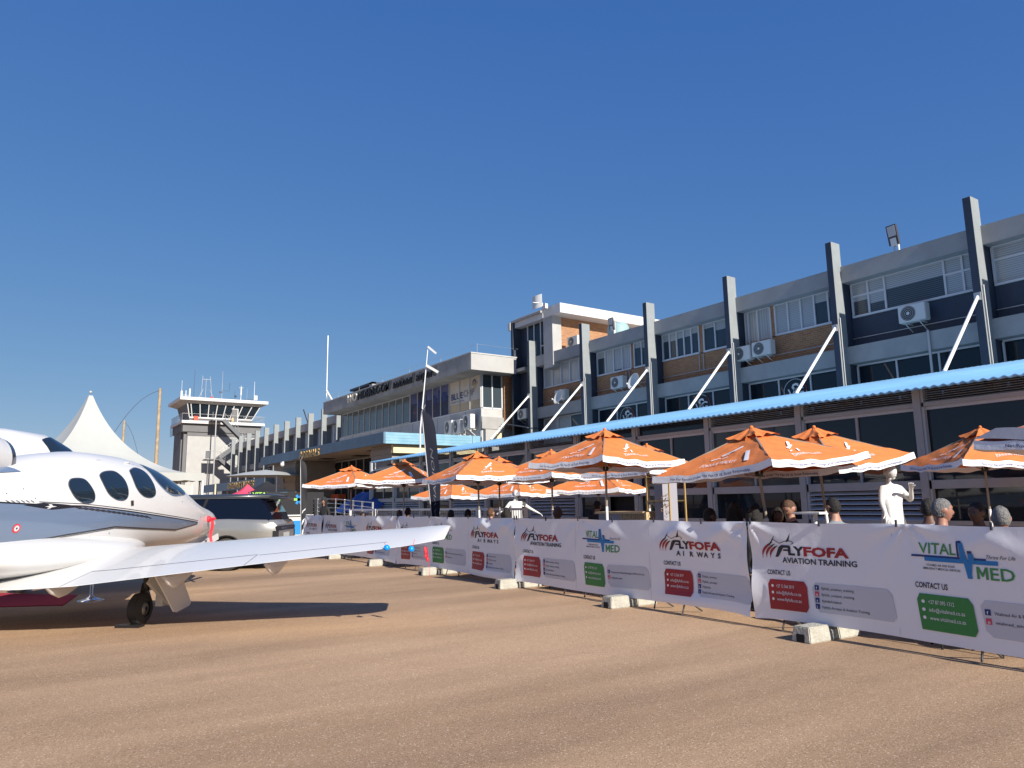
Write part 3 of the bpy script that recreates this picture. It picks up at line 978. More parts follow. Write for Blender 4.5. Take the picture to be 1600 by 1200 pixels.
# ------------------------------------------------------------------ banner barrier
def bx0(y):
    return 7.55 + .042 * (y - 7.3)
TL = math.hypot(1, .042)
ND = Vector((-1, .042, 0)) / TL
BTOP, BBOT = 1.235, .12
def banner(yL, yR, panels, label, seed):
    rnd = random.Random(seed)
    ph = [rnd.uniform(0, 6) for _ in range(8)]
    W_ = yL - yR
    o = thing('banner', label, 'banner', (bx0((yL + yR) / 2), (yL + yR) / 2, .1), 'advertising banners along the barrier')
    def pt(u, v, off=0):        # u metres from the left end, v height
        f = u / W_; q = (v - BBOT) / (BTOP - BBOT)
        d = .012 * sin(u * 2.3 + ph[0]) + .005 * sin(u * 5.1 + v * 2 + ph[1]) + .005 * sin(u * 1.1 - v * 5 + ph[2])
        e = math.exp(-(max(0, min(u, W_ - u)) / .16) ** 1.2)
        d += .05 * e * (.6 + .4 * sin(v * 9 + ph[3]))
        for (cu, cv, sg) in ((0, BTOP, 1), (W_, BTOP, -1), (W_ * .36, BTOP, 1)):
            du = (u - cu) * sg; dv = cv - v
            rr = math.hypot(du, dv); a = math.atan2(dv, abs(du) + 1e-6)
            d += .015 * math.exp(-rr / .33) * sin(a * 9 + ph[4] + cu)
        for (ff, a_) in ((.78, .05), (.93, .03), (.5, .02)):    # slack scallop hanging below the top cord
            d += a_ * math.exp(-((f - ff) / .06) ** 2 - ((q - .9 + abs(f - ff) * 2) / .09) ** 2)
        d += .045 * math.exp(-((f - .82) / .12) ** 2 - ((q - .05) / .1) ** 2)
        zt = .012 * sin(f * pi * 3) ** 2
        z = v - zt * q + (1 - q) * (.03 * sin(f * pi * 2 + ph[5]) * .6 - .02 * e)
        y = yL - u * 1.0
        return Vector((bx0(y), y, z)) + ND * (d + off)
    m = MB()
    m.grid(lambda a, b: pt(a * W_, BBOT + b * (BTOP - BBOT)), int(W_ * 34), 44, VINYL)
    m.build('cloth', o)
    eye = MB()
    for k in range(int(W_ / .9) + 1):
        p = pt(min(W_ - .04, .04 + k * .9), BTOP - .03, .006)
        eye.tube([p, p + Vector((0, 0, .07))], .012, INK, 5)
    eye.build('cable_tie', o)
    if W_ > 3:
        m = MB()
        for k in (1, 2):
            x = W_ * k / 3 - .02
            m.add([pt(x, BBOT + .02, .003), pt(x + .006, BBOT + .02, .003), pt(x + .006, BTOP - .1, .003), pt(x, BTOP - .1, .003)], [(0, 1, 2, 3)], INKC)
            m2 = []
        m.build('seam', o)
    for k, kind in enumerate(panels):
        u0 = 1.79 * k + .05
        P2 = lambda x, y, off=.006: pt(u0 + x, y, off)
        lg = MB()
        PC = P2
        if kind == 'V':
            P2 = lambda x, y, off=.006, PC=PC: PC(.09 + .585 * x, 1.09 - (1.12 - y) * .66, off)
        else:
            P2 = lambda x, y, off=.006, PC=PC: PC(.10 + .87 * x, .775 + (y - .745) * .74, off)
        if kind == 'V':
            lg.text('VITAL', P2, INKGL, .155, .60, .20, .925, bold=.012)
            lg.text('ED', P2, INKGL, .165, .35, 1.29, .62, bold=.012)
            for q_ in (((1.09, .62), (1.128, .62), (1.128, .785), (1.09, .785)), ((1.222, .62), (1.26, .62), (1.26, .785), (1.222, .785)), ((1.128, .785), (1.128, .725), (1.165, .655), (1.175, .70)), ((1.222, .785), (1.175, .70), (1.185, .655), (1.222, .725)), ((1.165, .655), (1.185, .655), (1.175, .70))):
                lg.add([P2(*c_) for c_ in q_], [tuple(range(len(q_)))], INKGL)
            def rib(pts, mm, off):
                for (x0, y0, x1, y1, wd) in pts:
                    d = Vector((x1 - x0, y1 - y0)); nn = Vector((-d.y, d.x)).normalized() * wd / 2
                    n_ = max(1, int(d.length / .1))
                    for q in range(n_):
                        a_ = Vector((x0, y0)) + d * q / n_; b_ = Vector((x0, y0)) + d * (q + 1) / n_
                        lg.add([P2(*(a_ - nn), off), P2(*(b_ - nn), off), P2(*(b_ + nn), off), P2(*(a_ + nn), off)], [(0, 1, 2, 3)], mm)
            rib([(.06, .885, .85, .885, .03), (1.02, .885, 1.25, .885, .03), (.83, .88, .83, 1.12, .03), (.97, .72, .86, 1.13, .03), (.83, 1.115, .9, 1.115, .03), (1.0, .8, 1.0, .98, .03), (.98, .98, 1.05, .98, .03)], INKN, .006)
            rib([(.28, .845, 1.42, .845, .058)], INKB, .008)
            rib([(.885, 1.10, .985, .63, .07), (.885, .83, .885, 1.10, .05), (.975, .62, 1.03, .96, .06), (1.03, .96, 1.06, .83, .06), (.95, .63, 1.02, .63, .03)], INKB, .009)
            lg.text('VITALMED AIR AND ROAD', P2, INK, .03, .46, .30, .745, bold=.01)
            lg.text('EMERGENCY MEDICAL SERVICES', P2, INK, .03, .6, .24, .695, bold=.01)
            lg.text('Thrive For Life', P2, INK, .05, .42, 1.26, .90, shear=.4)
        else:
            lg.text('LY', P2, INK, .145, .24, .43, .87, bold=.045)
            lg.text('FOFA', P2, INKR, .145, .63, .66, .87, bold=.045)
            lg.add([P2(*q) for q in ((.22, .82), (.27, .83), (.36, .975), (.44, .975), (.455, 1.015), (.33, 1.015), (.285, .98))], [(0, 1, 2, 3, 4, 5, 6)], INK)
            lg.add([P2(*q) for q in ((.35, .925), (.43, .925), (.445, .952), (.365, .952))], [(0, 1, 2, 3)], INK)
            if kind == 'T':
                lg.text('AVIATION', P2, INK, .085, .5, .33, .745, bold=.02)
                lg.text('TRAINING', P2, INK, .085, .53, .86, .745, bold=.02)
            else:
                for i_, ch in enumerate('AIRWAYS'):
                    lg.text(ch, P2, INK, .09, None, .36 + i_ * .145, .735, bold=.03)
            for (a0, r0, mm) in ((0, .34, INKR), (1, .30, INKR), (2, .26, INKR)):
                pts = []
                n_ = 8
                for s_ in range(n_ + 1):
                    t = s_ / n_
                    ang = 2.1 + t * 1.15
                    cx, cy = .36 + a0 * .02, .83 + a0 * .0
                    w_ = .018 * sin(pi * min(1, t * 1.1 + .02)) + .003
                    pts.append((cx + cos(ang) * (r0 + w_) , cy + sin(ang) * (r0 + w_) * .75, cx + cos(ang) * (r0 - w_), cy + sin(ang) * (r0 - w_) * .75))
                for s_ in range(n_):
                    p_, q_ = pts[s_], pts[s_ + 1]
                    lg.add([P2(p_[0], p_[1]), P2(q_[0], q_[1]), P2(q_[2], q_[3]), P2(p_[2], p_[3])], [(0, 1, 2, 3)], mm if s_ > 1 else INK)
            def ln(pts, wd):
                for (a_, b_) in zip(pts, pts[1:]):
                    a_ = Vector(a_); b_ = Vector(b_); d = b_ - a_; nn = Vector((-d.y, d.x)).normalized() * wd / 2
                    lg.add([P2(*(a_ - nn)), P2(*(b_ - nn)), P2(*(b_ + nn)), P2(*(a_ + nn))], [(0, 1, 2, 3)], INK)
            ln([(.12, 1.0), (.2, 1.10), (.3, 1.04), (.42, 1.09), (.5, 1.075), (.515, 1.05), (.48, 1.035)], .009)
            lg.add([P2(*q) for q in ((.115, .99), (.14, 1.0), (.21, 1.1), (.235, 1.16), (.19, 1.1))], [(0, 1, 2, 3, 4)], INK)
            lg.add([P2(*q) for q in ((.40, 1.06), (.45, 1.08), (.475, 1.205), (.43, 1.12))], [(0, 1, 2, 3)], INK)
        lg.build('logo', o)
        P2 = lambda x, y, off=.006, PC=PC: PC(x + (.05 if kind != 'V' else .02), y + .065, off)
        cardm = INKG if kind == 'V' else INKR
        cb = MB()
        cb.text('CONTACT US', P2, INK, .055, .31, .12, .565, bold=.02)
        def rrect(x0, y0, x1, y1, r, mm, off, slant=0, crn=(1, 1, 1, 1)):
            # subdivided panel so that it follows the cloth
            n_ = 10; k_ = 6
            rows = []
            for j_ in range(k_ + 1):
                yy = y0 + (y1 - y0) * j_ / k_
                dy0 = max(0, r - (yy - y0)); dy1 = max(0, r - (y1 - yy))
                def ins(dd): return r - math.sqrt(max(0, r * r - dd * dd))
                lft = ins(dy0) * crn[0] if dy0 else ins(dy1) * crn[3]
                rgt = ins(dy0) * crn[1] if dy0 else ins(dy1) * crn[2]
                sl = slant * (y1 - yy)
                rows.append([P2(x0 + lft + sl + (x1 - x0 - lft - rgt) * i_ / n_, yy, off) for i_ in range(n_ + 1)])
            vs_ = [p for r_ in rows for p in r_]
            cb.add(vs_, [(j_ * (n_ + 1) + i_, j_ * (n_ + 1) + i_ + 1, (j_ + 1) * (n_ + 1) + i_ + 1, (j_ + 1) * (n_ + 1) + i_) for j_ in range(k_) for i_ in range(n_)], mm)
        rrect(.70, .19, 1.62, .51, .05, INKC, .005, .12)
        rrect(.12, .17, .64, .51, .035, cardm, .008, .08 if kind == 'V' else .04, (0, 1, 1, 1))
        lines = ('+27 87 095 1312', 'info@vitalmed.co.za', 'www.vitalmed.co.za') if kind == 'V' else ('+27 12 566 3019', 'info@flyfofa.co.za', 'www.flyfofa.co.za')
        for i_, tx in enumerate(lines):
            P3 = lambda x, y: P2(x, y, .011)
            cb.text(tx, P3, INKW, .036, (.24, .33, .33)[i_], .235, .42 - i_ * .075)
            cx, cy = .185, .437 - i_ * .075
            cb.add([P3(cx + .017 * cos(t * pi / 4), cy + .017 * sin(t * pi / 4)) for t in range(8)], [tuple(range(8))], INKW)
        soc = (('Vitalmed Air & Road Emergency Medical Services', 'vitalmed_ems') if kind == 'V' else
               (('flyfofa_aviation_training', 'flyfofa_aviation_training', 'flyfofaAviation', 'Flyfofa Airways & Aviation Training') if kind == 'T' else
                ('Flyfofa_airways', 'Flyfofa_airways', 'Flyfofa', 'Flyfofa Airways & Aviation Training')))
        sw = ((.72, .24) if kind == 'V' else ((.38, .38, .23, .54) if kind == 'T' else (.26, .26, .14, .54)))
        for i_, tx in enumerate(soc):
            yy = (.44 if kind != 'V' else .39) - i_ * (.068 if kind != 'V' else .08)
            P3 = lambda x, y: P2(x, y, .009)
            P4 = lambda x, y: P2(x, y, .012)
            cb.add([P3(.74, yy - .008), P3(.79, yy - .008), P3(.79, yy + .045), P3(.74, yy + .045)], [(0, 1, 2, 3)], (INKN, INKP, INKN, INKN)[i_])
            cb.text('foti'[i_], P4, INKW, .03, None, .757, yy, bold=.02)
            cb.text(tx, P3, INK, .028, sw[i_], .82, yy)
        cb.build('contact_card', o)
    return o


PW = 1.787
BL = [(5.91, 5.91 - 3 * PW, 'TVA'), (5.95 + 3 * PW - .04, 5.95, 'TVA')]
BL = [(5.92, .56, 'TVA', 'nearest white banner, its green contact card cut by the right edge of the photo'),
      (11.27, 5.96, 'TVA', 'second white banner from the right, behind three concrete feet with deep creases'),
      (16.78, 11.31, 'TVA', 'third white banner from the right, partly hidden behind the jet wing tip'),
      (22.62, 16.82, 'TVA', 'fourth white banner from the right, seen over the outer wing'),
      (24.6, 22.67, 'A', 'short last white banner at the far left end of the barrier beside the car')]
for i, (a, b, pn, lb) in enumerate(BL):
    if i in (2, 3):      # those panels are a shade wider
        pass
    banner(a, b, pn, lb, i + 3)

# crowd barrier frames behind the cloth
BARM = mat('barrier_steel', (.06, .055, .055), .6)
bt = None
ycs = [-.1, 2.05, 4.2, 6.35, 8.5, 10.65, 12.8, 14.95, 17.1, 19.25, 21.4, 23.55]
br = thing('crowd_barrier', 'steel crowd barrier frame', 'barrier', (bx0(4.2) + .06, 4.2, 0), 'steel crowd barriers behind the banners')
m = MB()
for z in (.2, 1.16):
    m.tube([(0, -1.03, z), (0, 1.03, z)], .019, BARM, 6)
for y in (-1.03, 1.03):
    m.tube([(0, y, .2), (0, y, 1.16)], .019, BARM, 6)
m.build('frame', br, False)
m = MB()
for k in range(16):
    y = -.95 + k * .1267
    m.tube([(0, y, .2), (0, y, 1.16)], .007, BARM, 5)
m.build('bars', br, False)
for y in (-.8, .8):
    m = MB(); m.tube([(-.06, y, .02), (0, y, .2), (.3, y, .02)], .012, BARM, 6); m.build('leg', br, False)
wh = ['behind the nearest banner at the right edge', 'behind the right half of the nearest banner', 'behind the left half of the nearest banner', 'where the two nearest banners meet', 'behind the middle of the second banner', 'behind the left end of the second banner',
      'behind the right end of the third banner', 'behind the left end of the third banner', 'behind the right end of the fourth banner', 'behind the middle of the fourth banner', 'behind the left end of the fourth banner', 'behind the short far banner']
br['label'] = 'grey steel crowd barrier ' + wh[2]
for i, y in enumerate(ycs):
    if i != 2:
        dup(br, (bx0(y) + .06, y, 0), rz=-.042, label='grey steel crowd barrier ' + wh[i])
br.rotation_euler = (0, 0, -.042)

# concrete feet
ft = thing('concrete_foot', 'pale concrete foot block', 'concrete block', (0, 0, 0), 'concrete feet of the barrier')
m = MB()
def footmesh():
    m = MB()
    for (x0, x1) in ((-.48, -.1), (.06, .46)):
        m.hexa([(x0, -.15, 0), (x1, -.15, 0), (x1, .15, 0), (x0, .15, 0), (x0 + .02 * (x0 < 0), -.12, .19), (x1 - .02 * (x0 > 0), -.12, .19), (x1 - .02 * (x0 > 0), .12, .19), (x0 + .02 * (x0 < 0), .12, .19)], CONC)
    m.hexa([(-.1, -.11, 0), (.06, -.11, 0), (.06, .11, 0), (-.1, .11, 0), (-.1, -.1, .12), (.06, -.1, .12), (.06, .1, .12), (-.1, .1, .12)], CONC)
    return m
ft.scale = (.92, .82, .85)
fb = footmesh().build('block', ft, False)
m = MB(); m.box((-.484, -.06, 0), (-.40, .06, .1), DARK); m.box((.44, -.06, 0), (.464, .06, .1), DARK); m.build('tunnel', ft, False)
bm_ = bmesh.new(); bm_.from_mesh(fb.data); bmesh.ops.bevel(bm_, geom=bm_.edges[:], offset=.012, segments=2, affect='EDGES'); bm_.to_mesh(fb.data); bm_.free()
fy = [5.0, 8.25, 11.3, 14.6, 17.65, 20.9, 2.0]
fl = ['largest and nearest, under the second contact card from the right', 'under the middle of the second banner', 'under the crease where the second and third banners meet',
      'under the third banner below the wing tip', 'under the joint of the third and fourth banners', 'farthest left below the jet wing', 'under the nearest banner outside the right edge']
for i, y in enumerate(fy):
    loc = (bx0(y) + .03, y, 0)
    if i == 0:
        ft.location = loc; ft['label'] = 'pale concrete barrier foot ' + fl[0]; ft.rotation_euler = (0, 0, -.05)
    else:
        dup(ft, loc, rz=random.uniform(-.12, .1), label='pale concrete barrier foot ' + fl[i])


# ------------------------------------------------------------------ light jet
HD = R(38.5)
JC = Vector((1.55, 11.12, 0)) - 1.79 * Vector((cos(HD), -sin(HD), 0))
NL = 5.38
jet = thing('jet', 'small white jet with slate blue stripe and oval windows in the foreground', 'aircraft', JC)
jet.rotation_euler = (0, 0, pi / 2 - HD)      # local +x is the nose, +y the left side
FST = [(0, .02, 1.24, 1.19, 1.215), (.04, .12, 1.325, 1.12, 1.215), (.15, .215, 1.405, 1.035, 1.22), (.42, .33, 1.49, .955, 1.22),
       (.9, .46, 1.575, .88, 1.26), (1.4, .59, 1.70, .81, 1.31), (1.9, .69, 1.90, .77, 1.36), (2.4, .75, 2.10, .755, 1.41),
       (3.0, .785, 2.27, .75, 1.45), (3.7, .79, 2.36, .74, 1.47), (4.4, .78, 2.375, .74, 1.47), (5.2, .73, 2.30, .76, 1.45),
       (6.0, .64, 2.15, .84, 1.45), (7, .47, 1.98, 1.0, 1.45), (8, .3, 1.8, 1.15, 1.45), (9, .12, 1.62, 1.3, 1.45)]
EX = 2.25


def fst(s):
    n = len(FST)
    i = 0
    while i < n - 2 and s > FST[i + 1][0]:
        i += 1
    H_ = FST[i + 1][0] - FST[i][0]; t = min(max((s - FST[i][0]) / H_, 0), 1)
    out = []
    for k in range(1, 5):
        def sl(j):
            if j == 0: return (FST[1][k] - FST[0][k]) / FST[1][0]
            if j == n - 1: return (FST[-1][k] - FST[-2][k]) / (FST[-1][0] - FST[-2][0])
            a = (FST[j][k] - FST[j - 1][k]) / (FST[j][0] - FST[j - 1][0]); b = (FST[j + 1][k] - FST[j][k]) / (FST[j + 1][0] - FST[j][0])
            return 0 if a * b <= 0 else 2 * a * b / (a + b)
        out.append((2 * t**3 - 3 * t * t + 1) * FST[i][k] + (t**3 - 2 * t * t + t) * H_ * sl(i) + (-2 * t**3 + 3 * t * t) * FST[i + 1][k] + (t**3 - t * t) * H_ * sl(i + 1))
    return out


def skin(s, z, off=0, side=-1):
    w, zt, zb, zc = fst(s)
    t = (z - zc) / ((zt - zc) if z > zc else (zc - zb))
    t = max(-.999, min(.999, t))
    y = w * (1 - abs(t)**EX)**(1 / EX)
    e = .01
    def yy(s_, z_):
        w, zt, zb, zc = fst(s_); t = (z_ - zc) / ((zt - zc) if z_ > zc else (zc - zb)); t = max(-.999, min(.999, t))
        return w * (1 - abs(t)**EX)**(1 / EX)
    nz = -(yy(s, z + e) - yy(s, z - e)) / (2 * e); nx = (yy(s + e, z) - yy(s - e, z)) / (2 * e)
    n = Vector((nx, 1, nz)).normalized() * off
    return Vector((NL - s + n.x, side * (y + n.y), z + n.z))


m = MB()
rings = []
ss = [0, .02, .05, .1, .18, .3, .45, .65, .9] + [1.15 + .2 * k for k in range(40)]
for s in ss:
    if s > 9: break
    w, zt, zb, zc = fst(s)
    rg = []
    for k in range(56):
        a = 2 * pi * k / 56; ca, sa = cos(a), sin(a)
        rg.append((NL - s, w * math.copysign(abs(ca)**(2 / EX), ca), zc + ((zt - zc) if sa > 0 else (zc - zb)) * math.copysign(abs(sa)**(2 / EX), sa)))
    rings.append(rg)
m.loft(rings, JETW)
m.build('fuselage', jet, False)
# belly fairing over the wing joint
m = MB()
rings = []
for k in range(15):
    s = 3.0 + k * .3
    f = sin(pi * min(1, max(0.02, (s - 2.95) / 4.4)))**.6
    rings.append([(NL - s, cos(a) * (.25 + .78 * f), .93 - .03 * f + sin(a) * (.08 + .24 * f)) for a in [2 * pi * q / 40 for q in range(40)]])
m.loft(rings, JETW)
m.build('belly_fairing', jet, False)


def patch(outline, mt, off, n=14, side=-1):
    """surface patch from an (s,z) outline: fan rings from the centre"""
    m = MB()
    cs = sum(p[0] for p in outline) / len(outline); cz = sum(p[1] for p in outline) / len(outline)
    N = len(outline); K = 7
    vs = [skin(cs, cz, off, side)]
    for k in range(1, K + 1):
        for p in outline:
            f = k / K
            vs.append(skin(cs + (p[0] - cs) * f, cz + (p[1] - cz) * f, off, side))
    fs = [(0, 1 + i, 1 + (i + 1) % N) for i in range(N)]
    for k in range(K - 1):
        for i in range(N):
            a = 1 + k * N + i; b = 1 + k * N + (i + 1) % N
            fs.append((a, a + N, b + N, b))
    m.add(vs, fs, mt, True)
    return m


def smooth_outline(P_, n=48):
    out = []
    N = len(P_)
    per = n // N + 1
    for i in range(N):
        p0, p1, p2, p3 = P_[i - 1], P_[i], P_[(i + 1) % N], P_[(i + 2) % N]
        for q in range(per):
            t = q / per
            out.append(tuple(.5 * (2 * p1[k] + (p2[k] - p0[k]) * t + (2 * p0[k] - 5 * p1[k] + 4 * p2[k] - p3[k]) * t * t + (3 * p1[k] - p0[k] - 3 * p2[k] + p3[k]) * t**3) for k in (0, 1)))
    return out


def grow(o, f):
    cs = sum(p[0] for p in o) / len(o); cz = sum(p[1] for p in o) / len(o)
    r_ = []
    for p in o:
        d = Vector((p[0] - cs, p[1] - cz)); d = d * (1 + f / d.length)
        r_.append((cs + d.x, cz + d.y))
    return r_


CABG = mat('cabin_glass', (.012, .02, .03), .03, spec=.8, coat=.3)
WN = [[(5.367, 1.825), (5.305, 1.914), (5.172, 1.936), (5.043, 1.921), (4.965, 1.832), (4.916, 1.724), (4.941, 1.634), (5.041, 1.602), (5.172, 1.616), (5.297, 1.686)],
      [(4.712, 1.959), (4.651, 2.027), (4.504, 2.061), (4.309, 2.059), (4.188, 1.966), (4.148, 1.829), (4.176, 1.703), (4.29, 1.644), (4.472, 1.663), (4.631, 1.755)],
      [(3.92, 2.065), (3.831, 2.119), (3.641, 2.149), (3.464, 2.094), (3.402, 1.949), (3.388, 1.803), (3.441, 1.719), (3.598, 1.687), (3.789, 1.726), (3.919, 1.854)]]
for sd2 in (-1, 1):
    for o_ in WN:
        o_ = smooth_outline(o_)
        p = patch(o_, CABG, .009, side=sd2).build('cabin_window', jet, False)
        patch(grow(o_, .014), JETG, .005, side=sd2).build('frame', p, False)
WSO = [(3.24, 2.12), (3.118, 2.05), (2.995, 1.985), (2.813, 1.91), (2.66, 1.835), (2.535, 1.775), (2.665, 1.752), (2.87, 1.755), (3.06, 1.82), (3.22, 1.95), (3.262, 2.06)]
WSO = [(3.25, 2.22), (3.0, 2.17), (2.7, 2.09), (2.4, 1.98), (2.15, 1.86), (2.2, 1.78), (2.40, 1.745), (2.65, 1.742), (2.87, 1.755), (3.06, 1.82), (3.22, 1.95), (3.262, 2.08)]
for sd2 in (-1, 1):
    o_ = smooth_outline(WSO, 60)
    p = patch(o_, CABG, .010, side=sd2).build('windshield', jet, False)
    patch(grow(o_, .035), JETB, .005, side=sd2).build('frame', p, False)


def band(top, bot, mt, off, n=120, side=-1, name='stripe'):
    def ev(P_, s):
        for (a, b) in zip(P_, P_[1:]):
            if a[0] <= s <= b[0]:
                return a[1] + (b[1] - a[1]) * (s - a[0]) / (b[0] - a[0])
        return P_[-1][1]
    s0 = max(top[0][0], bot[0][0]); s1 = min(top[-1][0], bot[-1][0])
    m = MB()
    K = 10
    def fn(a, b):
        s = s0 + (s1 - s0) * a
        z = ev(bot, s) + (ev(top, s) - ev(bot, s)) * b
        return skin(s, z, off, side)
    m.grid(fn, n, K, mt)
    return m.build(name, jet, False)


TOP = [(1.78, 1.237), (3.06, 1.358), (4.16, 1.466), (5.14, 1.548), (5.6, 1.555), (6.45, 1.60), (8.4, 1.78)]
BOT = [(1.78, 1.232), (2.62, 1.152), (3.56, 1.204), (4.42, 1.258), (5.4, 1.18), (6.3, 1.08), (8.4, 1.26)]
for sd2 in (-1, 1):
    band(TOP, BOT, JETB, .004, side=sd2, name='side_stripe')
    band([(s, z + .018) for s, z in TOP], [(s, z - .001) for s, z in TOP], JETK, .005, side=sd2, name='pinstripe')
    band([(s, z + .044) for s, z in TOP[:4]] + [(5.9, 1.62)], [(s, z + .036) for s, z in TOP[:4]] + [(5.9, 1.613)], JETK, .005, side=sd2, name='pinstripe')
    band([(s, z + .002) for s, z in BOT], [(s, z - .018) for s, z in BOT], JETK, .005, side=sd2, name='pinstripe')
    band([(2.6, 1.128), (4.42, 1.232), (5.4, 1.152), (6.4, 1.045)], [(2.6, 1.122), (4.42, 1.225), (5.4, 1.145), (6.4, 1.038)], JETK, .005, side=sd2, name='pinstripe')
    band([(5.2, 1.552), (5.5, 1.582), (5.84, 1.604), (6.13, 1.574)], [(5.2, 1.545), (5.5, 1.525), (5.7, 1.512), (6.13, 1.572)], JETK, .007, side=sd2, name='dark_wedge')
    m = MB()
    for k in range(17):
        s = 3.68 + k * .118
        zt_ = 1.345 + (s - 3.06) * .0975 - .006; hh = .045 if k < 15 else .035
        vs = [skin(s, zt_, .008, sd2), skin(s + .055, zt_, .008, sd2), skin(s + .055 - .17, zt_ - hh, .008, sd2), skin(s - .17, zt_ - hh, .008, sd2)]
        m.add(vs, [(0, 1, 2, 3)], JETK)
    for k in range(6):
        s = 6.02 + k * .07
        m.add([skin(s, 1.635, .008, sd2), skin(s + .02, 1.635, .008, sd2), skin(s - .03, 1.61, .008, sd2), skin(s - .05, 1.61, .008, sd2)], [(0, 1, 2, 3)], JETG)
    m.build('speed_hatching', jet, False)
m = MB()
for loop in ([(3.28, 1.40), (3.18, 1.7), (3.2, 2.0), (3.3, 2.16), (3.6, 2.22), (4.5, 2.24), (4.76, 2.1), (4.82, 1.8), (4.8, 1.45)], [(1.3, 1.0), (1.28, 1.2), (1.32, 1.45), (1.34, 1.6)], [(5.5, 2.1), (5.5, 1.9), (5.52, 1.65)], [(2.1, .9), (2.12, 1.1)]):
    pts = [skin(a_, b_, .0005) for a_, b_ in loop]
    m.tube(pts, .0022, JETG, 4, caps=False)
m.build('panel_line', jet, False)
m = MB()
for (a_, b_) in ((6.35, 1.72), (6.1, 1.78), (5.95, 1.66), (1.65, 1.34), (2.5, 1.62), (5.3, 1.1), (4.9, 1.13), (4.5, 1.16)):
    m.ball(skin(a_, b_, 0), .009, JETG, 6)
m.build('fastener', jet, False)
# white aeroplane emblem, red round marking, small fittings
m = MB()
c0 = (5.72, 1.553)
for dx, dz, L_ in ((.1, .0, 0), (0, 0, 0)):
    pass
m.add([skin(5.62 + a, 1.553 + b, .010) for a, b in ((0, 0), (.1, -.012), (.2, .0), (.1, .012))], [(0, 1, 2, 3)], WHITE)
m.add([skin(5.62 + a, 1.553 + b, .011) for a, b in ((.06, -.004), (.09, .03), (.14, .03), (.11, -.004))], [(0, 1, 2, 3)], WHITE)
m.add([skin(5.62 + a, 1.553 + b, .011) for a, b in ((.06, .004), (.12, -.025), (.17, -.03), (.11, .004))], [(0, 1, 2, 3)], WHITE)
m.build('plane_emblem', jet, False)
m = MB()
for r_, mt, of in ((.055, RED, .008), (.036, WHITE, .010), (.012, INK, .012)):
    m.add([skin(6.2 + r_ * cos(t * pi / 10), 1.29 + r_ * sin(t * pi / 10), of) for t in range(20)], [tuple(range(20))], mt)
m.build('round_decal', jet, False)
m = MB(); m.fan([skin(4.07 + a, 1.596 + b, .01) for a, b in ((-.035, -.035), (.035, -.04), (.04, .035), (-.03, .04))], JETK); m.build('door_latch', jet, False)
m = MB(); q = skin(3.75, 2.235, 0); m.ball(q, .05, JETW, 10, (1.3, .7, .35)); m.build('vent_scoop', jet, False)
# engine nacelle on the back
m = MB(); EZ = 2.16
prof = [(5.92, .225), (5.88, .26), (5.92, .295), (6.02, .32), (6.12, .336), (6.6, .39), (7.3, .39), (8.0, .33), (8.6, .24)]
rings = [[(NL - s, cos(a) * r_, EZ + .12 * (s > 6.3) + sin(a) * r_) for a in [2 * pi * q / 36 for q in range(36)]] for s, r_ in prof]
m.loft(rings[3:], JETW)
o = m.build('engine_nacelle', jet, False)
m = MB(); m.loft(rings[:4], JETK, caps=False); m.build('intake_lip', o, False)
m = MB(); m.loft([[(NL - 5.95, cos(a) * r_, EZ + sin(a) * r_) for a in [2 * pi * q / 36 for q in range(36)]] for r_ in (.225, .01)], ACW); m.build('intake_cover', o, False)
m = MB()
def vs_(u, v):
    return skin(6.0 + u * .9, 2.0 - u * .08 + v * .085 * (1 - abs(2 * u - 1)**6), .01)
m.grid(vs_, 20, 4, JETB); m.build('gap_reflection_strip', jet, False)  # slate strip painted on for the reflection in the gap below the engine
# tail surfaces
for sg in (-1, 1):
    m = MB()
    a0 = [(NL - 7.6, sg * .15, 1.75), (NL - 8.7, sg * .12, 1.7)]; a1 = [(NL - 8.8, sg * 1.55, 3.1), (NL - 9.5, sg * 1.55, 3.1)]
    m.hexa([a0[0], a0[1], a1[1], a1[0]] + [tuple(Vector(p) + Vector((0, -sg * .06, .06))) for p in (a0[0], a0[1], a1[1], a1[0])], JETW)
    m.build('tail_fin', jet, False)


# wing
def wst(y):
    """LE s, LE z, TE s, TE z, thickness at span station y"""
    T = [(.3, 3.9, .86, 6.62, .58, .26), (1.0, 3.98, .90, 6.58, .585, .25), (1.6, 4.2, .945, 6.5, .61, .235), (3.55, 4.68, 1.075, 6.25, .81, .18), (5.2, 4.93, 1.17, 6.03, .975, .13), (5.45, 5.0, 1.185, 5.98, 1.0, .125)]
    for a, b in zip(T, T[1:]):
        if y <= b[0]:
            f = (y - a[0]) / (b[0] - a[0])
            return [a[k] + (b[k] - a[k]) * f for k in range(1, 6)]
    return list(T[-1][1:])


def airfoil(sl, zl, st_, zt_, th, y, n=16):
    pts = []
    for k in range(n + 1):       # upper, TE to LE
        x = (1 + cos(pi * k / n)) / 2
        t = th * 3.3 * (.2969 * math.sqrt(x) - .126 * x - .3516 * x * x + .2843 * x**3 - .1036 * x**4)
        pts.append((NL - (sl + (st_ - sl) * x), y, zl + (zt_ - zl) * x + t * 1.05))
    for k in range(n - 1, 0, -1):
        x = (1 + cos(pi * k / n)) / 2
        t = th * 3.3 * (.2969 * math.sqrt(x) - .126 * x - .3516 * x * x + .2843 * x**3 - .1036 * x**4)
        pts.append((NL - (sl + (st_ - sl) * x), y, zl + (zt_ - zl) * x - t * .55))
    return pts


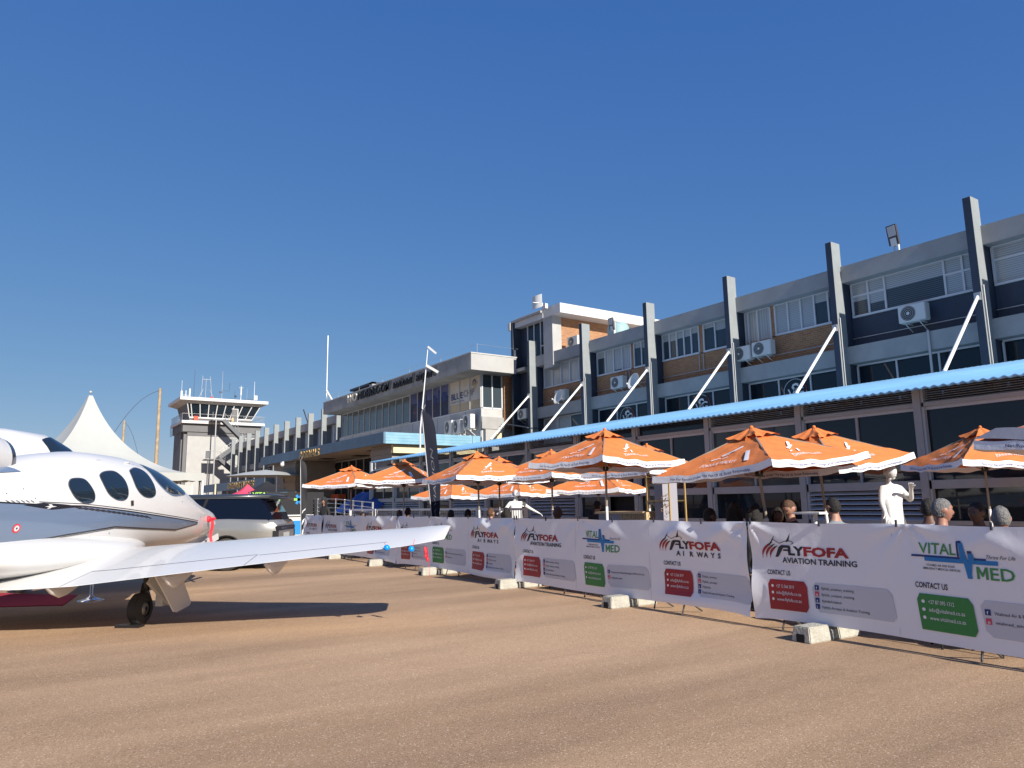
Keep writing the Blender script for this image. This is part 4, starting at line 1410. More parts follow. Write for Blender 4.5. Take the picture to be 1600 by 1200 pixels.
for sg in (-1, 1):
    m = MB()
    ysn = [.3, .7, 1.0, 1.3, 1.6, 2, 2.5, 3, 3.55, 4.1, 4.7, 5.2, 5.45]
    rings = [airfoil(*wst(y), sg * y) for y in ysn]
    if sg < 0: rings = [list(reversed(r_)) for r_ in rings]
    m.loft(rings, JETW)
    wo = m.build('wing', jet, False)
    m = MB(); rings = []
    for f in (0, .25, .5, .7, .85, .95, 1.0):
        y = 5.45 + f * .45
        k = math.sqrt(max(0, 1 - f * f)); kk = .18 + .82 * k
        sl, st_ = 5.0 + f ** 6 * .12, 5.98 - .36 * (1 - math.sqrt(1 - (f * .98) ** 2)) - .05 * f
        zc = 1.185 + .03 * f
        rings.append(airfoil(sl, zc + .0 * f, max(st_, sl + .08), zc - .185 * (1 - .2 * f), (.125 + .06 * f) * kk, sg * y))
    if sg < 0: rings = [list(reversed(r_)) for r_ in rings]
    m.loft(rings, JETW); tip = m.build('wing_tip', wo, False)
    m = MB()
    m.fan([(NL - a, sg * b, c_) for a, b, c_ in ((5.72, 5.25, 1.055), (5.86, 5.27, 1.025), (5.78, 5.4, 1.045), (5.6, 5.42, 1.085), (5.62, 5.34, 1.08))], JETB); m.build('tip_light', tip, False)
    # panel gaps: flap and aileron lines just proud of the skin
    m = MB()
    def up(y, x):
        sl, zl, st_, zt_, th = wst(y)
        t = th * 3.3 * (.2969 * math.sqrt(x) - .126 * x - .3516 * x * x + .2843 * x**3 - .1036 * x**4) * 1.05
        return Vector((NL - (sl + (st_ - sl) * x), sg * y, zl + (zt_ - zl) * x + t + .003))
    for (ya, yb, x_) in ((1.45, 3.55, .74), (3.6, 5.2, .76)):
        pts = [(up(ya + (yb - ya) * k / 12, x_), up(ya + (yb - ya) * k / 12, x_ + .007)) for k in range(13)]
        for p_, q_ in zip(pts, pts[1:]):
            m.add([p_[0], q_[0], q_[1], p_[1]], [(0, 1, 2, 3)], JETG)
    for y_ in (1.45, 3.57):
        pts = [up(y_, .74 + .255 * k / 6) for k in range(7)]
        for p_, q_ in zip(pts, pts[1:]):
            m.add([p_, q_, q_ + Vector((0, .008, .0)), p_ + Vector((0, .008, 0))], [(0, 1, 2, 3)], JETG)
    m.build('flap_gap', wo, False)
    for (y, s_, z_) in ((1.3, 6.25, .585), (2.6, 6.0, .66), (3.8, 5.85, .79)):
        m = MB()
        m.loft([[(NL - s_ + dx, sg * y + cos(a) * .035, z_ + .02 + hz + sin(a) * hr) for a in [2 * pi * q / 12 for q in range(12)]]
                for dx, hz, hr in ((.38, .03, .02), (.25, -.0, .07), (.1, -.03, .10), (-.05, -.05, .10), (-.2, -.03, .06), (-.28, 0, .015))], JETW)
        m.build('flap_fairing', wo, False)
    # main gear
    y = sg * 1.79; X_ = 0
    m = MB()
    m.tube([(.1, y, .72), (.13, y + sg * .0, .42)], .04, CARK, 10); m.bar((.16, y - sg * .03, .5), (-.0, y, .2), .07, .09, CARK)
    m.tube([(.13, y, .44), (.22, y, .3), (0, y, .2)], .03, STEEL)
    gear = m.build('main_gear', jet, False)
    m = MB()
    tp = [(.10, -.085), (.17, -.08), (.197, -.055), (.205, -.02), (.205, .02), (.197, .055), (.17, .08), (.10, .085)]
    m.lathe((0, y, .203), tp, RUBBER, 32, (0, 1, 0))
    for k in (-.045, -.015, .015, .045):
        m.lathe((0, y, .203), [(.2055, k - .003), (.2065, k), (.2055, k + .003)], CARK, 32, (0, 1, 0))
    m.build('tyre', gear, False)
    m = MB(); m.lathe((0, y, .203), [(.03, -.09), (.095, -.07), (.1, -.05), (.1, .05), (.095, .07), (.03, .09)], HUB, 20, (0, 1, 0)); m.build('hub', gear, False)
    m = MB()
    yy = sg * 2.28
    m.prism([(NL - a, yy, z) for a, z in ((6.0, .72), (5.72, .45), (5.45, .17), (5.38, .155), (5.05, .2), (5.02, .24), (5.22, .5), (5.27, .74), (5.5, .78))], (0, sg * .02, 0), JETW)
    m.build('gear_door', gear, False)
    m = MB()
    m.bar((NL - 5.5, sg * 2.0, .62), (NL - 5.15, sg * 2.1, .3), .06, .2, ACW); m.box((NL - 5.3, sg * 2.0 - .05, .22), (NL - 5.1, sg * 2.0 + .05, .48), ACW); m.build('brake_unit', gear, False)
    m = MB(); m.box((-.28, y - .16, .0), (-.14, y + .16, .035), CARK)
    if sg < 0:
        co = m.build('wheel_chock', None); co.parent = None
        co.matrix_world = Matrix.Translation(JC) @ Matrix.Rotation(pi / 2 - HD, 4, 'Z')
        tag(co, 'flat black chock in front of the jet main wheel', 'chock')
# nose gear
m = MB(); m.tube([(NL - 1.3, 0, .95), (NL - 1.15, 0, .25)], .04, STEEL); ng = m.build('nose_gear', jet, False)
m = MB(); m.lathe((NL - 1.1, 0, .2), [(.09, -.06), (.17, -.055), (.195, -.02), (.195, .02), (.17, .055), (.09, .06)], RUBBER, 24, (0, 1, 0)); m.lathe((NL - 1.1, 0, .2), [(.03, -.07), (.09, -.05), (.09, .05), (.03, .07)], HUB, 16, (0, 1, 0)); m.build('tyre', ng, False)
for sg in (-1, 1):
    m = MB(); m.prism([(NL - a, sg * .17, z) for a, z in ((.5, .97), (.35, .90), (1.5, .55), (2.3, .60), (2.3, .80), (1.5, .84))], (0, sg * .015, 0), JETW if sg > 0 else JETW); m.build('gear_door', ng, False)
m = MB(); m.bar((NL - .2, -.3, .93), (NL - 1.1, -.25, .70), .02, .12, WHITE); m.build('tow_plate', ng, False)
JM = Matrix.Translation(JC) @ Matrix.Rotation(pi / 2 - HD, 4, 'Z')


def jw(x, y, z):
    return JM @ Vector((x, y, z))


def small(name, mb, label, cat, group=None):
    return tag(mb.build(name), label, cat, group)


# pitot cover with streamer at the nose
m = MB(); q = jw(*skin(1.12, 1.29, .02))
m.ball(q, .05, RED, 10, (1, 1, 1.3)); m.tube([q, q + Vector((.1, -.12, .01))], [.035, .02], RED, 8)
a = q + Vector((.05, -.06, -.02))
m.grid(lambda u, v: a + Vector((.012 * sin(v * 7) + (u - .5) * .055, -.01 * cos(v * 5), -.42 * v)), 3, 14, RED)
small('pitot_cover', m, 'red probe cover with hanging red streamer on the jet nose', 'probe cover')
# blue balls on the trailing edge and red streamer
for (q, te, lb) in (((3.85, 8.43, .99), (-.02, .03, .06), 'bright blue ball hanging from the wing trailing edge, inner of the two'), ((4.06, 8.19, .975), (.07, .05, .11), 'bright blue ball on a cord from the wing trailing edge, nearest the tip')):
    m = MB(); q = Vector(q)
    m.ball(q, .038, BLUEB, 16)
    m.tube([q + Vector(te), q], .003, RED, 5)
    small('blue_ball', m, lb, 'ball', 'blue balls under the wing')
m = MB(); q = Vector((4.28, 8.2, .99))
for k in range(7):
    m.ball(q + Vector((random.uniform(-.03, .03), random.uniform(-.02, .02), -.02 - .022 * k)), .02, RED, 6, (1, .4, 1.3))
m.tube([q, q + Vector((.02, 0, -.15)), q + Vector((.03, 0, -.3)), q + Vector((.03, 0, -.38))], .002, RED, 5)
small('red_tag', m, 'crumpled red tag on a thin string under the wing tip', 'tag')
# static rods at the tip
m = MB(); m.tube([jw(NL - 5.9, -5.5, 1.02), jw(NL - 6.3, -5.9, 1.0)], .004, INK, 4)
# carpet and stanchion
m = MB()
m.add([(-3.2, 16.6, .012), (-.3, 14.75, .012), (.85, 14.1, .012), (1.15, 15.6, .012), (-1.0, 18.2, .012)], [(0, 1, 2, 3, 4)], CARPET)
for p_, q_ in (((-.3, 14.75), (.85, 14.1)), ((.85, 14.1), (1.15, 15.6)), ((-3.2, 16.6), (-.3, 14.75))):
    m.quad((*p_, 0), (*q_, 0), (*q_, .012), (*p_, .012), CARPET)
small('red_carpet', m, 'red carpet lying under the belly of the jet', 'carpet')
m = MB(); m.lathe((1.27, 14.5, 0), [(.2, 0), (.2, .012), (.12, .035), (.045, .07), (.025, .1), (.025, .9), (.05, .93), (.03, .98), (.0, 1.0)], CHROME, 24)
small('stanchion', m, 'chrome rope stanchion with flared base beneath the jet wing', 'stanchion')

# ------------------------------------------------------------------ second aircraft behind
a2 = thing('parked_aircraft', 'larger white aircraft with dark cockpit pane parked behind the jet at the left edge', 'aircraft', (-2.0, 16.5, 0))
def bodyring(s, w, zt, zb):
    zc = (zt + zb) / 2; D = Vector((sin(R(62)), cos(R(62)), 0)); Rr = Vector((D.y, -D.x, 0)); o0 = Vector((1.9, 17.2, 0))
    return [tuple(o0 - D * s + Rr * w * cos(t) + Vector((0, 0, zc + (zt - zb) / 2 * sin(t)))) for t in [2 * pi * k / 32 for k in range(32)]]
m = MB()
m.loft([bodyring(*q) for q in ((0, .05, 1.6, 1.5), (.1, .3, 1.9, 1.2), (.5, .5, 2.08, 1.05), (.95, .62, 2.3, 1.0), (1.3, .72, 2.72, .98), (1.7, .78, 2.92, .95), (2.4, .82, 2.98, .95), (4.5, .82, 2.98, .95), (8, .5, 2.8, 1.4), (10, .15, 2.7, 2.1))], JETW)
m.build('fuselage', a2)
def onb(s, ang, off=.02):
    Tq = [(0.95, .62, 2.3, 1.0), (1.3, .72, 2.72, .98), (1.7, .78, 2.92, .95), (2.4, .82, 2.98, .95), (4.5, .82, 2.98, .95)]
    for a_, b_ in zip(Tq, Tq[1:]):
        if s <= b_[0]:
            f = (s - a_[0]) / (b_[0] - a_[0]); w_, zt, zb = [a_[k] + (b_[k] - a_[k]) * f for k in (1, 2, 3)]; break
    zc = (zt + zb) / 2; D = Vector((sin(R(62)), cos(R(62)), 0)); Rr = Vector((D.y, -D.x, 0)); o0 = Vector((1.9, 17.2, 0))
    return o0 - D * s + Rr * (w_ + off) * cos(ang) + Vector((0, 0, zc + ((zt - zb) / 2 + off) * sin(ang)))
m = MB(); m.grid(lambda u, v: onb(1.05 + u * .75 + .12 * v, R(22 + 34 * v + 12 * sin(pi * u) * (v > .5))), 16, 8, CABG); m.build('windshield', a2)
m = MB(); m.grid(lambda u, v: onb(3.1 + u * .5, R(28 + 22 * v)), 10, 6, CABG); m.build('side_window', a2)
for k in (0, 1, 2):
    m = MB(); m.tube([(.3 - k * 1.4, 17.9 + .7 * k if k else 16.9, 1.2), (.3 - k * 1.4, 17.9 + .7 * k if k else 16.9, .2)], .05, STEEL); m.lathe((.3 - k * 1.4, 17.9 + .7 * k if k else 16.9, .22), [(.05, -.08), (.2, -.07), (.22, 0), (.2, .07), (.05, .08)], RUBBER, 20, (.47, -.88, 0)); m.build('wheel', a2)

# ------------------------------------------------------------------ estate car
car = thing('parked_suv', 'champagne silver off-road estate car with black roof and dark windows behind the wing', 'car', (4.45, 18.95, 0))
chd = R(59)      # heading, left of +Y
D_ = Vector((-sin(chd), cos(chd), 0)); L_ = Vector((-D_.y, D_.x, 0)) * 1.0
# L_ points to the left side of the car, which faces the camera
if L_.y > 0: L_ = -L_
CO = Vector((4.45, 18.95, 0)) - L_ * .95      # centre line under the rear axle
def cw(x, y, z):
    return CO + D_ * x + L_ * y + Vector((0, 0, z))
CPR = [(-1.15, .42), (-1.18, .6), (-1.16, .95), (-1.10, 1.08), (.0, 1.13), (2.0, 1.12), (2.9, 1.08), (3.9, 1.0), (4.1, .85), (4.15, .6), (4.1, .42)]
m = MB(); 
def wcut(x):
    z = .40
    for cx in (0, 3.0):
        d = abs(x - cx)
        if d < .43: z = max(z, .38 + math.sqrt(.43**2 - d * d))
    return z
NX = 110
def ctop(x):
    pts = [(-1.17, 1.08), (-1.1, 1.19), (0, 1.23), (2.2, 1.21), (2.9, 1.15), (3.9, 1.02), (4.08, .9)]
    for a_, b_ in zip(pts, pts[1:]):
        if x <= b_[0]: return a_[1] + (b_[1] - a_[1]) * (x - a_[0]) / (b_[0] - a_[0])
    return pts[-1][1]
def chw(x):
    e = max(0, -x - .55) / .62; f = max(0, x - 3.2) / .88
    return .995 - .13 * e**2.2 - .2 * f**2
rows = []
for i in range(NX + 1):
    x = -1.17 + (4.08 + 1.17) * i / NX
    z0 = wcut(x); z1 = ctop(x); w_ = chw(x)
    sec = []
    for k in range(9):
        t = k / 8
        z = z0 + (z1 - z0) * t
        q = (z - .4) / .82
        yv = w_ * (1 - .03 * (1 - q)**2 - .055 * max(0, q - .72)**1.0 / .28 * 1.0 + .012 * sin(q * pi))
        sec.append((x, yv, z))
    rows.append([cw(*p) for p in sec] + [cw(p[0], -p[1], p[2]) for p in reversed(sec)])
m.loft(rows, CHAMP, closed=False)
n_ = len(rows[0])
m.add(rows[0], [tuple(range(n_))], CHAMP); m.add(rows[-1], [tuple(range(n_))], CHAMP)
m.build('body', car)
def gh(x, y, z): return cw(x, y, z)
m = MB()      # greenhouse as one dark glass volume with sloped sides
base = [(-1.02, .86), (2.95, .84)]; topp = [(-.72, .72), (1.95, .70)]
rg = lambda z, xs: None
lv = []
for f in (0, .35, .7, 1):
    z = 1.18 + .56 * f
    xa, xb = -1.06 + .3 * f**1.2, 2.95 - 1.05 * f
    wy = .905 - .15 * f
    ring = []
    for (x, y) in ((xa + .08, wy), (xb - .3, wy), (xb, wy * .7), (xb + .04, 0), (xb, -wy * .7), (xb - .3, -wy), (xa + .08, -wy), (xa, -wy + .1), (xa - .03, 0), (xa, wy - .1)):
        ring.append(cw(x, y, z))
    lv.append(ring)
m.loft(lv, CARGLASS, smooth=False); m.build('glasshouse', car)
m = MB(); lv = []
for (z, xa, xb, wy) in ((1.735, -.98, 1.93, .765), (1.775, -1.04, 1.95, .765), (1.815, -1.0, 1.85, .72), (1.835, -.85, 1.7, .6)):
    lv.append([cw(x, y, z) for x, y in ((xa + .1, wy), (.5, wy + .01), (xb - .3, wy), (xb, wy * .7), (xb + .04, 0), (xb, -wy * .7), (xb - .3, -wy), (.5, -wy - .01), (xa + .1, -wy), (xa, -wy + .12), (xa - .04, 0), (xa, wy - .12))])
m.loft(lv, CARK if 0 else mat('car_roof_black', (.03, .035, .042), .3, coat=.5)); rf = m.build('roof', car)
m = MB()
m.bar(cw(-.92, .785, 1.728), cw(1.9, .785, 1.728), .012, .012, ACD); m.bar(cw(-.92, -.785, 1.728), cw(1.9, -.785, 1.728), .012, .012, ACD); m.build('roof_trim', car)
for xx in (.55, 1.5):
    m = MB(); m.bar(cw(xx + .18, .905, 1.19), cw(xx + .02, .775, 1.72), .02, .07, CARK); m.build('pillar', car)
m = MB()   # door cuts and handles
for (xx) in (.75, 1.72):
    pts = [cw(xx - .1 * (z - .5), chw(xx) * 1.0 + .008, z) for z in (.5, .7, .9, 1.05)]
    m.tube(pts, .006, CARK, 4)
m.tube([cw(-1.0, .945, 1.12), cw(2.8, .958, 1.1)], .005, CARK, 4)
m.build('door_gap', car)
m = MB(); m.bar(cw(1.0, .995, .93), cw(1.35, .995, .93), .015, .03, CARK); m.build('door_handle', car)
for (cx, sy) in ((0, 1), (3.0, 1), (0, -1), (3.0, -1)):
    m = MB(); c_ = cw(cx, sy * .86, .385); ax = L_ * sy
    m.lathe(c_, [(.27, -.12), (.37, -.11), (.385, -.07), (.385, .09), (.37, .12), (.28, .125)], RUBBER, 36, ax)
    wo = m.build('wheel', car)
    m = MB()
    m.lathe(c_, [(.275, .12), (.255, .09), (.24, .04)], CHROME, 30, ax)
    m.lathe(c_, [(.0, .03), (.24, .035)], CARK, 30, ax)
    e1 = ax.normalized(); e2 = D_; e3 = Vector((0, 0, 1))
    for k in range(10):
        t = 2 * pi * k / 10
        dd = e2 * cos(t) + e3 * sin(t)
        m.bar(c_ + e1 * .085 + dd * .03, c_ + e1 * .1 + dd * .25, .025, .02, STEEL, up=e1)
    m.build('rim', wo)
    m = MB(); 
    arc = [cw(cx + .445 * cos(t), sy * (chw(cx) + .004), .385 + .445 * sin(t)) for t in [pi * k / 16 for k in range(17)]]
    m.tube(arc, .02, CARK, 6); m.build('wheel_arch', car)
m = MB()     # tailgate details on the rear
xr = -1.185
m.hexa([cw(xr, -.80, .50), cw(xr + .05, -.80, .50), cw(xr + .05, .80, .50), cw(xr, .80, .50), cw(xr - .0, -.80, .92), cw(xr + .05, -.80, .92), cw(xr + .05, .80, .92), cw(xr - .0, .80, .92)], mat('tailgate_metal', (.36, .34, .31), .35, metal=.5))
m.build('tailgate', car)
m = MB(); m.hexa([cw(xr - .01, -.88, .95), cw(xr + .06, -.88, .93), cw(xr + .06, .88, .93), cw(xr - .01, .88, .93), cw(xr - .0, -.88, 1.04), cw(xr + .06, -.88, 1.04), cw(xr + .06, .88, 1.04), cw(xr - .0, .88, 1.04)], CARK)
m.text('RANGE ROVER', lambda u, v: cw(xr - .014, .55 - u, .96 + v), CHROME, .05, 1.1, bold=.02)
m.build('tail_panel', car)
for sy in (-1, 1):
    m = MB(); m.hexa([cw(xr - .012, sy * .80, .45), cw(xr + .1, sy * .89, .45), cw(xr + .1, sy * .93, .45), cw(xr - .012, sy * .86, .45), cw(xr - .012, sy * .80, .93), cw(xr + .1, sy * .89, .93), cw(xr + .1, sy * .93, .93), cw(xr - .012, sy * .86, .93)], CARK); m.build('tail_light', car)
m = MB(); m.quad(cw(xr - .004, -.3, .74), cw(xr - .004, .3, .74), cw(xr - .004, .3, .87), cw(xr - .004, -.3, .87), mat('plate', (.5, .52, .52), .5)); m.build('number_plate', car)
m = MB(); m.hexa([cw(-1.2, -.7, 1.68), cw(-.9, -.72, 1.7), cw(-.9, .72, 1.7), cw(-1.2, .7, 1.68), cw(-1.17, -.7, 1.73), cw(-.9, -.72, 1.8), cw(-.9, .72, 1.8), cw(-1.17, .7, 1.73)], CARK); m.build('spoiler', car)
m = MB(); m.hexa([cw(-1.22, -.85, .36), cw(-.8, -.9, .3), cw(-.8, .9, .3), cw(-1.22, .85, .36), cw(-1.22, -.85, .5), cw(-.8, -.93, .5), cw(-.8, .93, .5), cw(-1.22, .85, .5)], CHAMP)
m.build('rear_bumper', car)

# ------------------------------------------------------------------ market umbrellas
def umbrella_meshes(cm, a=1.0, wide=False):
    """square canopy: rib corners on the diagonals, apex at z=0, eave about .5 below"""
    DR = .50
    def cpt(k, u, v):
        t0, t1 = pi / 4 + k * pi / 2, pi / 4 + (k + 1) * pi / 2
        c0 = Vector((cos(t0), sin(t0), 0)) * a * 1.414; c1 = Vector((cos(t1), sin(t1), 0)) * a * 1.414
        f = u
        e = c0 * (1 - f) + c1 * f
        bow = 4 * f * (1 - f)
        e = e * (1 - .05 * bow)
        wr = .008 * sin(u * 23 + v * 9 + k) * v + .006 * sin(u * 11 - v * 25 + k * 2)
        return e * v + Vector((0, 0, -DR * v ** .92 - .055 * bow * v * v + wr - .0))
    parts = {}
    m = MB()
    for k in range(4):
        m.grid(lambda u, v: cpt(k, u, .1 + .9 * v), 20, 16, cm)
    parts['canopy'] = m
    m = MB()
    for k in range(4):
        def hem(u, v):
            p = cpt(k, u, 1.0)
            d = Vector((p.x, p.y, 0)).normalized()
            return p + d * (.012 + .018 * v) + Vector((0, 0, .012 - .095 * v + .004 * sin(u * 31 + k)))
        m.grid(hem, 30, 2, WHITEC)
    parts['hem'] = m
    m = MB()
    for k in range(4):
        def cap(u, v):
            p = cpt(k, u, .03 + .23 * v)
            ruf = .012 * sin(u * 17 + k * 3) * v * v + .022 * sin(u * 6.3 + k * 2) * v
            return Vector((p.x, p.y, p.z * .72 + .05 - .035 * v + ruf))
        m.grid(cap, 18, 7, cm)
    m.ball((0, 0, .05), .03, cm, 8)
    parts['vent_cap'] = m
    m = MB()
    for k in range(4):
        nrm = Vector((cos(k * pi / 2 + pi / 2), sin(k * pi / 2 + pi / 2), 0))
        def on(x, y, k=k, off=.012):
            # x along the edge (left to right seen from outside), y metres up from the eave along the slope
            v = 1 - y / (a * 1.05); half = a * v
            u = .5 + x / (2 * half + 1e-6)
            p = cpt(k, min(max(u, .0), 1.0), v)
            return p + nrm * off * .5 + Vector((0, 0, off))
        fx = lambda x, y: on(x, y)
        m.text('JOHNNIE WALKER', fx, WHITEC, .06, .62, 0, .17, 'c', shear=.15)
        for (x0, y0, x1, y1, wd) in ((-.2, .3, -.07, .36, .02), (-.1, .42, .12, .5, .03), (0, .46, .16, .6, .05), (.0, .3, .04, .37, .035), (-.08, .4, .02, .44, .02)):
            d = Vector((x1 - x0, y1 - y0)); nn = Vector((-d.y, d.x)).normalized() * wd / 2; a_ = Vector((x0, y0)); b_ = Vector((x1, y1))
            m.add([fx(*(a_ - nn)), fx(*(b_ - nn)), fx(*(b_ + nn * .6)), fx(*(a_ + nn * .6))], [(0, 1, 2, 3)], WHITEC)
        if k % 2:
            bx = [(.50, .12), (.58, .12), (.40, .42), (.33, .42)]
            m.add([fx(*q) for q in bx], [(0, 1, 2, 3)], WHITEC)
        def fh(x, y):
            u = .5 + x / (2 * a); p = cpt(k, u, 1.0); d = Vector((p.x, p.y, 0)).normalized()
            return p + d * (.04) + Vector((0, 0, -.058 + y))
        m.text('Not For Persons Under The Age Of 18. Drink Responsibly.', fh, INKN, .034, 1.35, 0, 0, 'c', bold=.01)
    parts['print'] = m
    return parts


def make_umbrella(cm, lb, group='orange market umbrellas on the terrace'):
    t = thing('market_umbrella', lb, 'umbrella', (0, 0, 0), group)
    ps = umbrella_meshes(cm)
    for n_, mb in ps.items():
        mb.build(n_, t, False)
    m = MB()
    m.tube([(0, 0, -1.25), (0, 0, .02)], .021, POLE, 10); m.tube([(0, 0, -2.62), (0, 0, -1.25)], .025, POLEW, 10)
    m.build('pole', t, False)
    m = MB(); m.lathe((0, 0, -.62), [(.03, -.04), (.055, -.03), (.055, .03), (.03, .04)], CARK, 10); m.build('hub', t, False)
    for k in range(4):
        tt = pi / 4 + k * pi / 2
        d = Vector((cos(tt), sin(tt), 0))
        m = MB(); m.bar(d * .04 + Vector((0, 0, -.03)), d * 1.38 + Vector((0, 0, -.52)), .02, .03, POLE); m.build('rib', t, False)
        m = MB(); m.bar(d * .05 + Vector((0, 0, -.62)), d * .7 + Vector((0, 0, -.31)), .018, .02, POLE); m.build('strut', t, False)
    m = MB(); m.lathe((0, 0, -2.68), [(.28, 0), (.28, .06), (.05, .09), (.03, .3)], CONC, 20); m.build('base', t, False)
    return t


U0 = make_umbrella(ORANGE, 'x')
UM = [  # x, y, apex z, rotation of canopy, tilt (about x, about y), label
    (8.35, 9.50, 2.67, 2.1, (-.6, 1.1), .92, 'large orange umbrella in front of the doorway, one corner pointing at the camera'),
    (8.85, 6.86, 2.48, -.9, (-3.8, -3.6), 1.05, 'tilted orange umbrella with its low corner reaching the gold shelf rack'),
    (10.35, 6.85, 2.55, -1.7, (.9, -6.6), .96, 'orange umbrella right behind the tilted one, its corner over the white statue'),
    (12.9, 5.57, 2.54, -34, (0, 0), .87, 'orange umbrella right of the near white statue with its hub and struts visible'),
    (8.6, 21.45, 2.65, 30, (0, 0), 1.0, 'farthest left orange umbrella by the ramp railing'),
    (8.75, 18.09, 2.64, 44.9, (0, 1.7), .97, 'second orange umbrella from the left'),
    (8.73, 14.31, 2.61, -5.5, (-1, -1.4), .95, 'orange umbrella just right of the slate feather flag'),
    (10.1, 15.5, 2.60, 2, (0, 0), .97, 'orange umbrella half hidden behind the one right of the feather flag'),
    (10.0, 13.2, 2.61, 8, (0, 0), .97, 'orange umbrella partly hidden at the left of the large central one'),
    (10.8, 11.0, 2.60, 2, (0, 0), .95, 'orange umbrella behind the large central one on its right, dark hub showing'),
    (12.2, 14.2, 2.32, 25, (0, 0), .95, 'low orange umbrella deep behind the large central one, by the pole'),
    (12.4, 18.1, 2.30, 15, (0, 0), .95, 'low orange umbrella near the glass behind the left statue'),
    (12.3, 21.8, 2.28, 15, (0, 0), .95, 'low far orange umbrella near the glass behind the second one from the left'),
]
for i, (x, y, z, rz, tl, usc, lb) in enumerate(UM):
    rot = (R(tl[0]), R(tl[1]), R(rz))
    if i == 0:
        U0.location = (x, y, z); U0.rotation_euler = rot; U0['label'] = lb; U0.scale = (usc, usc, 1)
    else:
        dup(U0, (x, y, z), rot=rot, label=lb, scale=(usc, usc, 1))
U1 = make_umbrella(ORANGED, 'rust red umbrella with a grey flap cut by the right edge of the photo')
U1.location = (9.8, 2.8, 2.6); U1.rotation_euler = (0, 0, R(-8))
m = MB()
for k in (1, 2):
    t0, t1 = pi / 4 + k * pi / 2, pi / 4 + (k + 1) * pi / 2
    c0 = Vector((cos(t0), sin(t0), 0)) * 1.43; c1 = Vector((cos(t1), sin(t1), 0)) * 1.43
    m.grid(lambda u, v: (c0 * (1 - u) + c1 * u) * (1.0 - .16 * v) * (1 - .2 * u * (1 - u)) + Vector((0, 0, -.47 - .22 * u * (1 - u) + .115 * v + .01 * sin(u * 17))), 20, 4, GREYC)
m.build('grey_flap', U1, False)

# ------------------------------------------------------------------ people
def skinmesh(chains, mats_fn, lvl=2):
    """one continuous body from joints: chains = list of lists of (point, radius); equal points are shared"""
    key = {}; V = []; Rr = []; E = []
    for ch in chains:
        prev = None
        for p, r_ in ch:
            k = tuple(round(c, 4) for c in p)
            if k not in key:
                key[k] = len(V); V.append(p); Rr.append(r_ if isinstance(r_, tuple) else (r_, r_))
            if prev is not None and prev != key[k]:
                E.append((prev, key[k]))
            prev = key[k]
    me = bpy.data.meshes.new('sk'); me.from_pydata(V, E, [])
    o = bpy.data.objects.new('sk', me); COL.objects.link(o)
    md = o.modifiers.new('s', 'SKIN'); md.use_smooth_shade = True
    for i, sv in enumerate(me.skin_vertices[0].data):
        sv.radius = Rr[i]; sv.use_root = (i == 0)
    ms = o.modifiers.new('ss', 'SUBSURF'); ms.levels = lvl; ms.render_levels = lvl
    dg = bpy.context.evaluated_depsgraph_get(); dg.update()
    ev = o.evaluated_get(dg); em = ev.to_mesh()
    vs = [tuple(v.co) for v in em.vertices]; fs = [tuple(p.vertices) for p in em.polygons]
    ev.to_mesh_clear(); bpy.data.objects.remove(o)
    return vs, fs


def headmesh(mb, c, mt, sc=1.0, yaw=0, pitch=0):
    """head facing local -Y of the person with brow, nose, lips, chin and ears"""
    n1, n2 = 26, 20
    rings = []
    RM = Matrix.Rotation(yaw, 3, 'Z') @ Matrix.Rotation(pitch, 3, 'X')
    for i in range(n2 + 1):
        ph = pi * i / n2; rg = []
        for k in range(n1):
            th = 2 * pi * k / n1
            x, y, z = sin(ph) * sin(th), -sin(ph) * cos(th), cos(ph)
            X = x * .076; Y = y * .098; Z = z * .120
            if z < 0: X *= 1 - .28 * (-z) ** 1.5; Y *= 1 - .12 * (-z)
            f = max(0, -y)
            if abs(x) < .22 and -.42 < z < .12 and y < 0:
                Y -= .024 * (1 - abs(x) / .22) * max(0, 1 - abs((z + .22) / .26))
            if y < 0 and .02 < z < .2 and .12 < abs(x) < .5: Y += .008
            if y < 0 and .2 < z < .34: Y -= .004
            if y < 0 and abs(x) < .3 and -.62 < z < -.48: Y -= .006
            if y < 0 and abs(x) < .35 and z < -.75: Y -= .012
            if abs(x) > .93 and abs(z) < .25 and y > -.2: X *= 1.16
            rg.append(tuple(Vector(c) + RM @ Vector((X, Y, Z)) * sc))
        rings.append(rg)
    mb.loft(rings, mt, caps=False)
    eye = MB
    for s_ in (-1, 1):
        q = Vector(c) + RM @ Vector((s_ * .031, -.083, .012)) * sc
        mb.ball(q, .0085 * sc, INK, 6)
    q = Vector(c) + RM @ Vector((0, -.091, -.062)) * sc
    mb.ball(q, .012 * sc, mat_lip, 6, (1.7, .4, .35))
    return RM


mat_lip = mat('lips', (.28, .08, .06), .5)
SK1 = mat('skin_light', (.36, .19, .13), .55); SK2 = mat('skin_brown', (.12, .055, .034), .55); SK3 = mat('skin_ruddy', (.32, .15, .105), .55)
HB = mat('hair_black', (.012, .01, .009), .7, bump=1, bscale=70); HG = mat('hair_grey', (.17, .165, .16), .8, vary=.4, scale=45, bump=1, bscale=80); HBR = mat('hair_brown', (.09, .045, .025), .7, bump=1, bscale=70)
CB = mat('cloth_black', (.02, .02, .022), .85); CG = mat('cloth_grey', (.2, .22, .24), .85); CBL = mat('cloth_pale_blue', (.45, .55, .68), .85); CJ = mat('cloth_denim', (.05, .08, .16), .85); CP = mat('cloth_plaid', (.3, .2, .1), .85, col2=(.05, .03, .02), scale=14)
CN = mat('cloth_navy_check', (.06, .08, .18), .85, col2=(.4, .42, .5), scale=16)


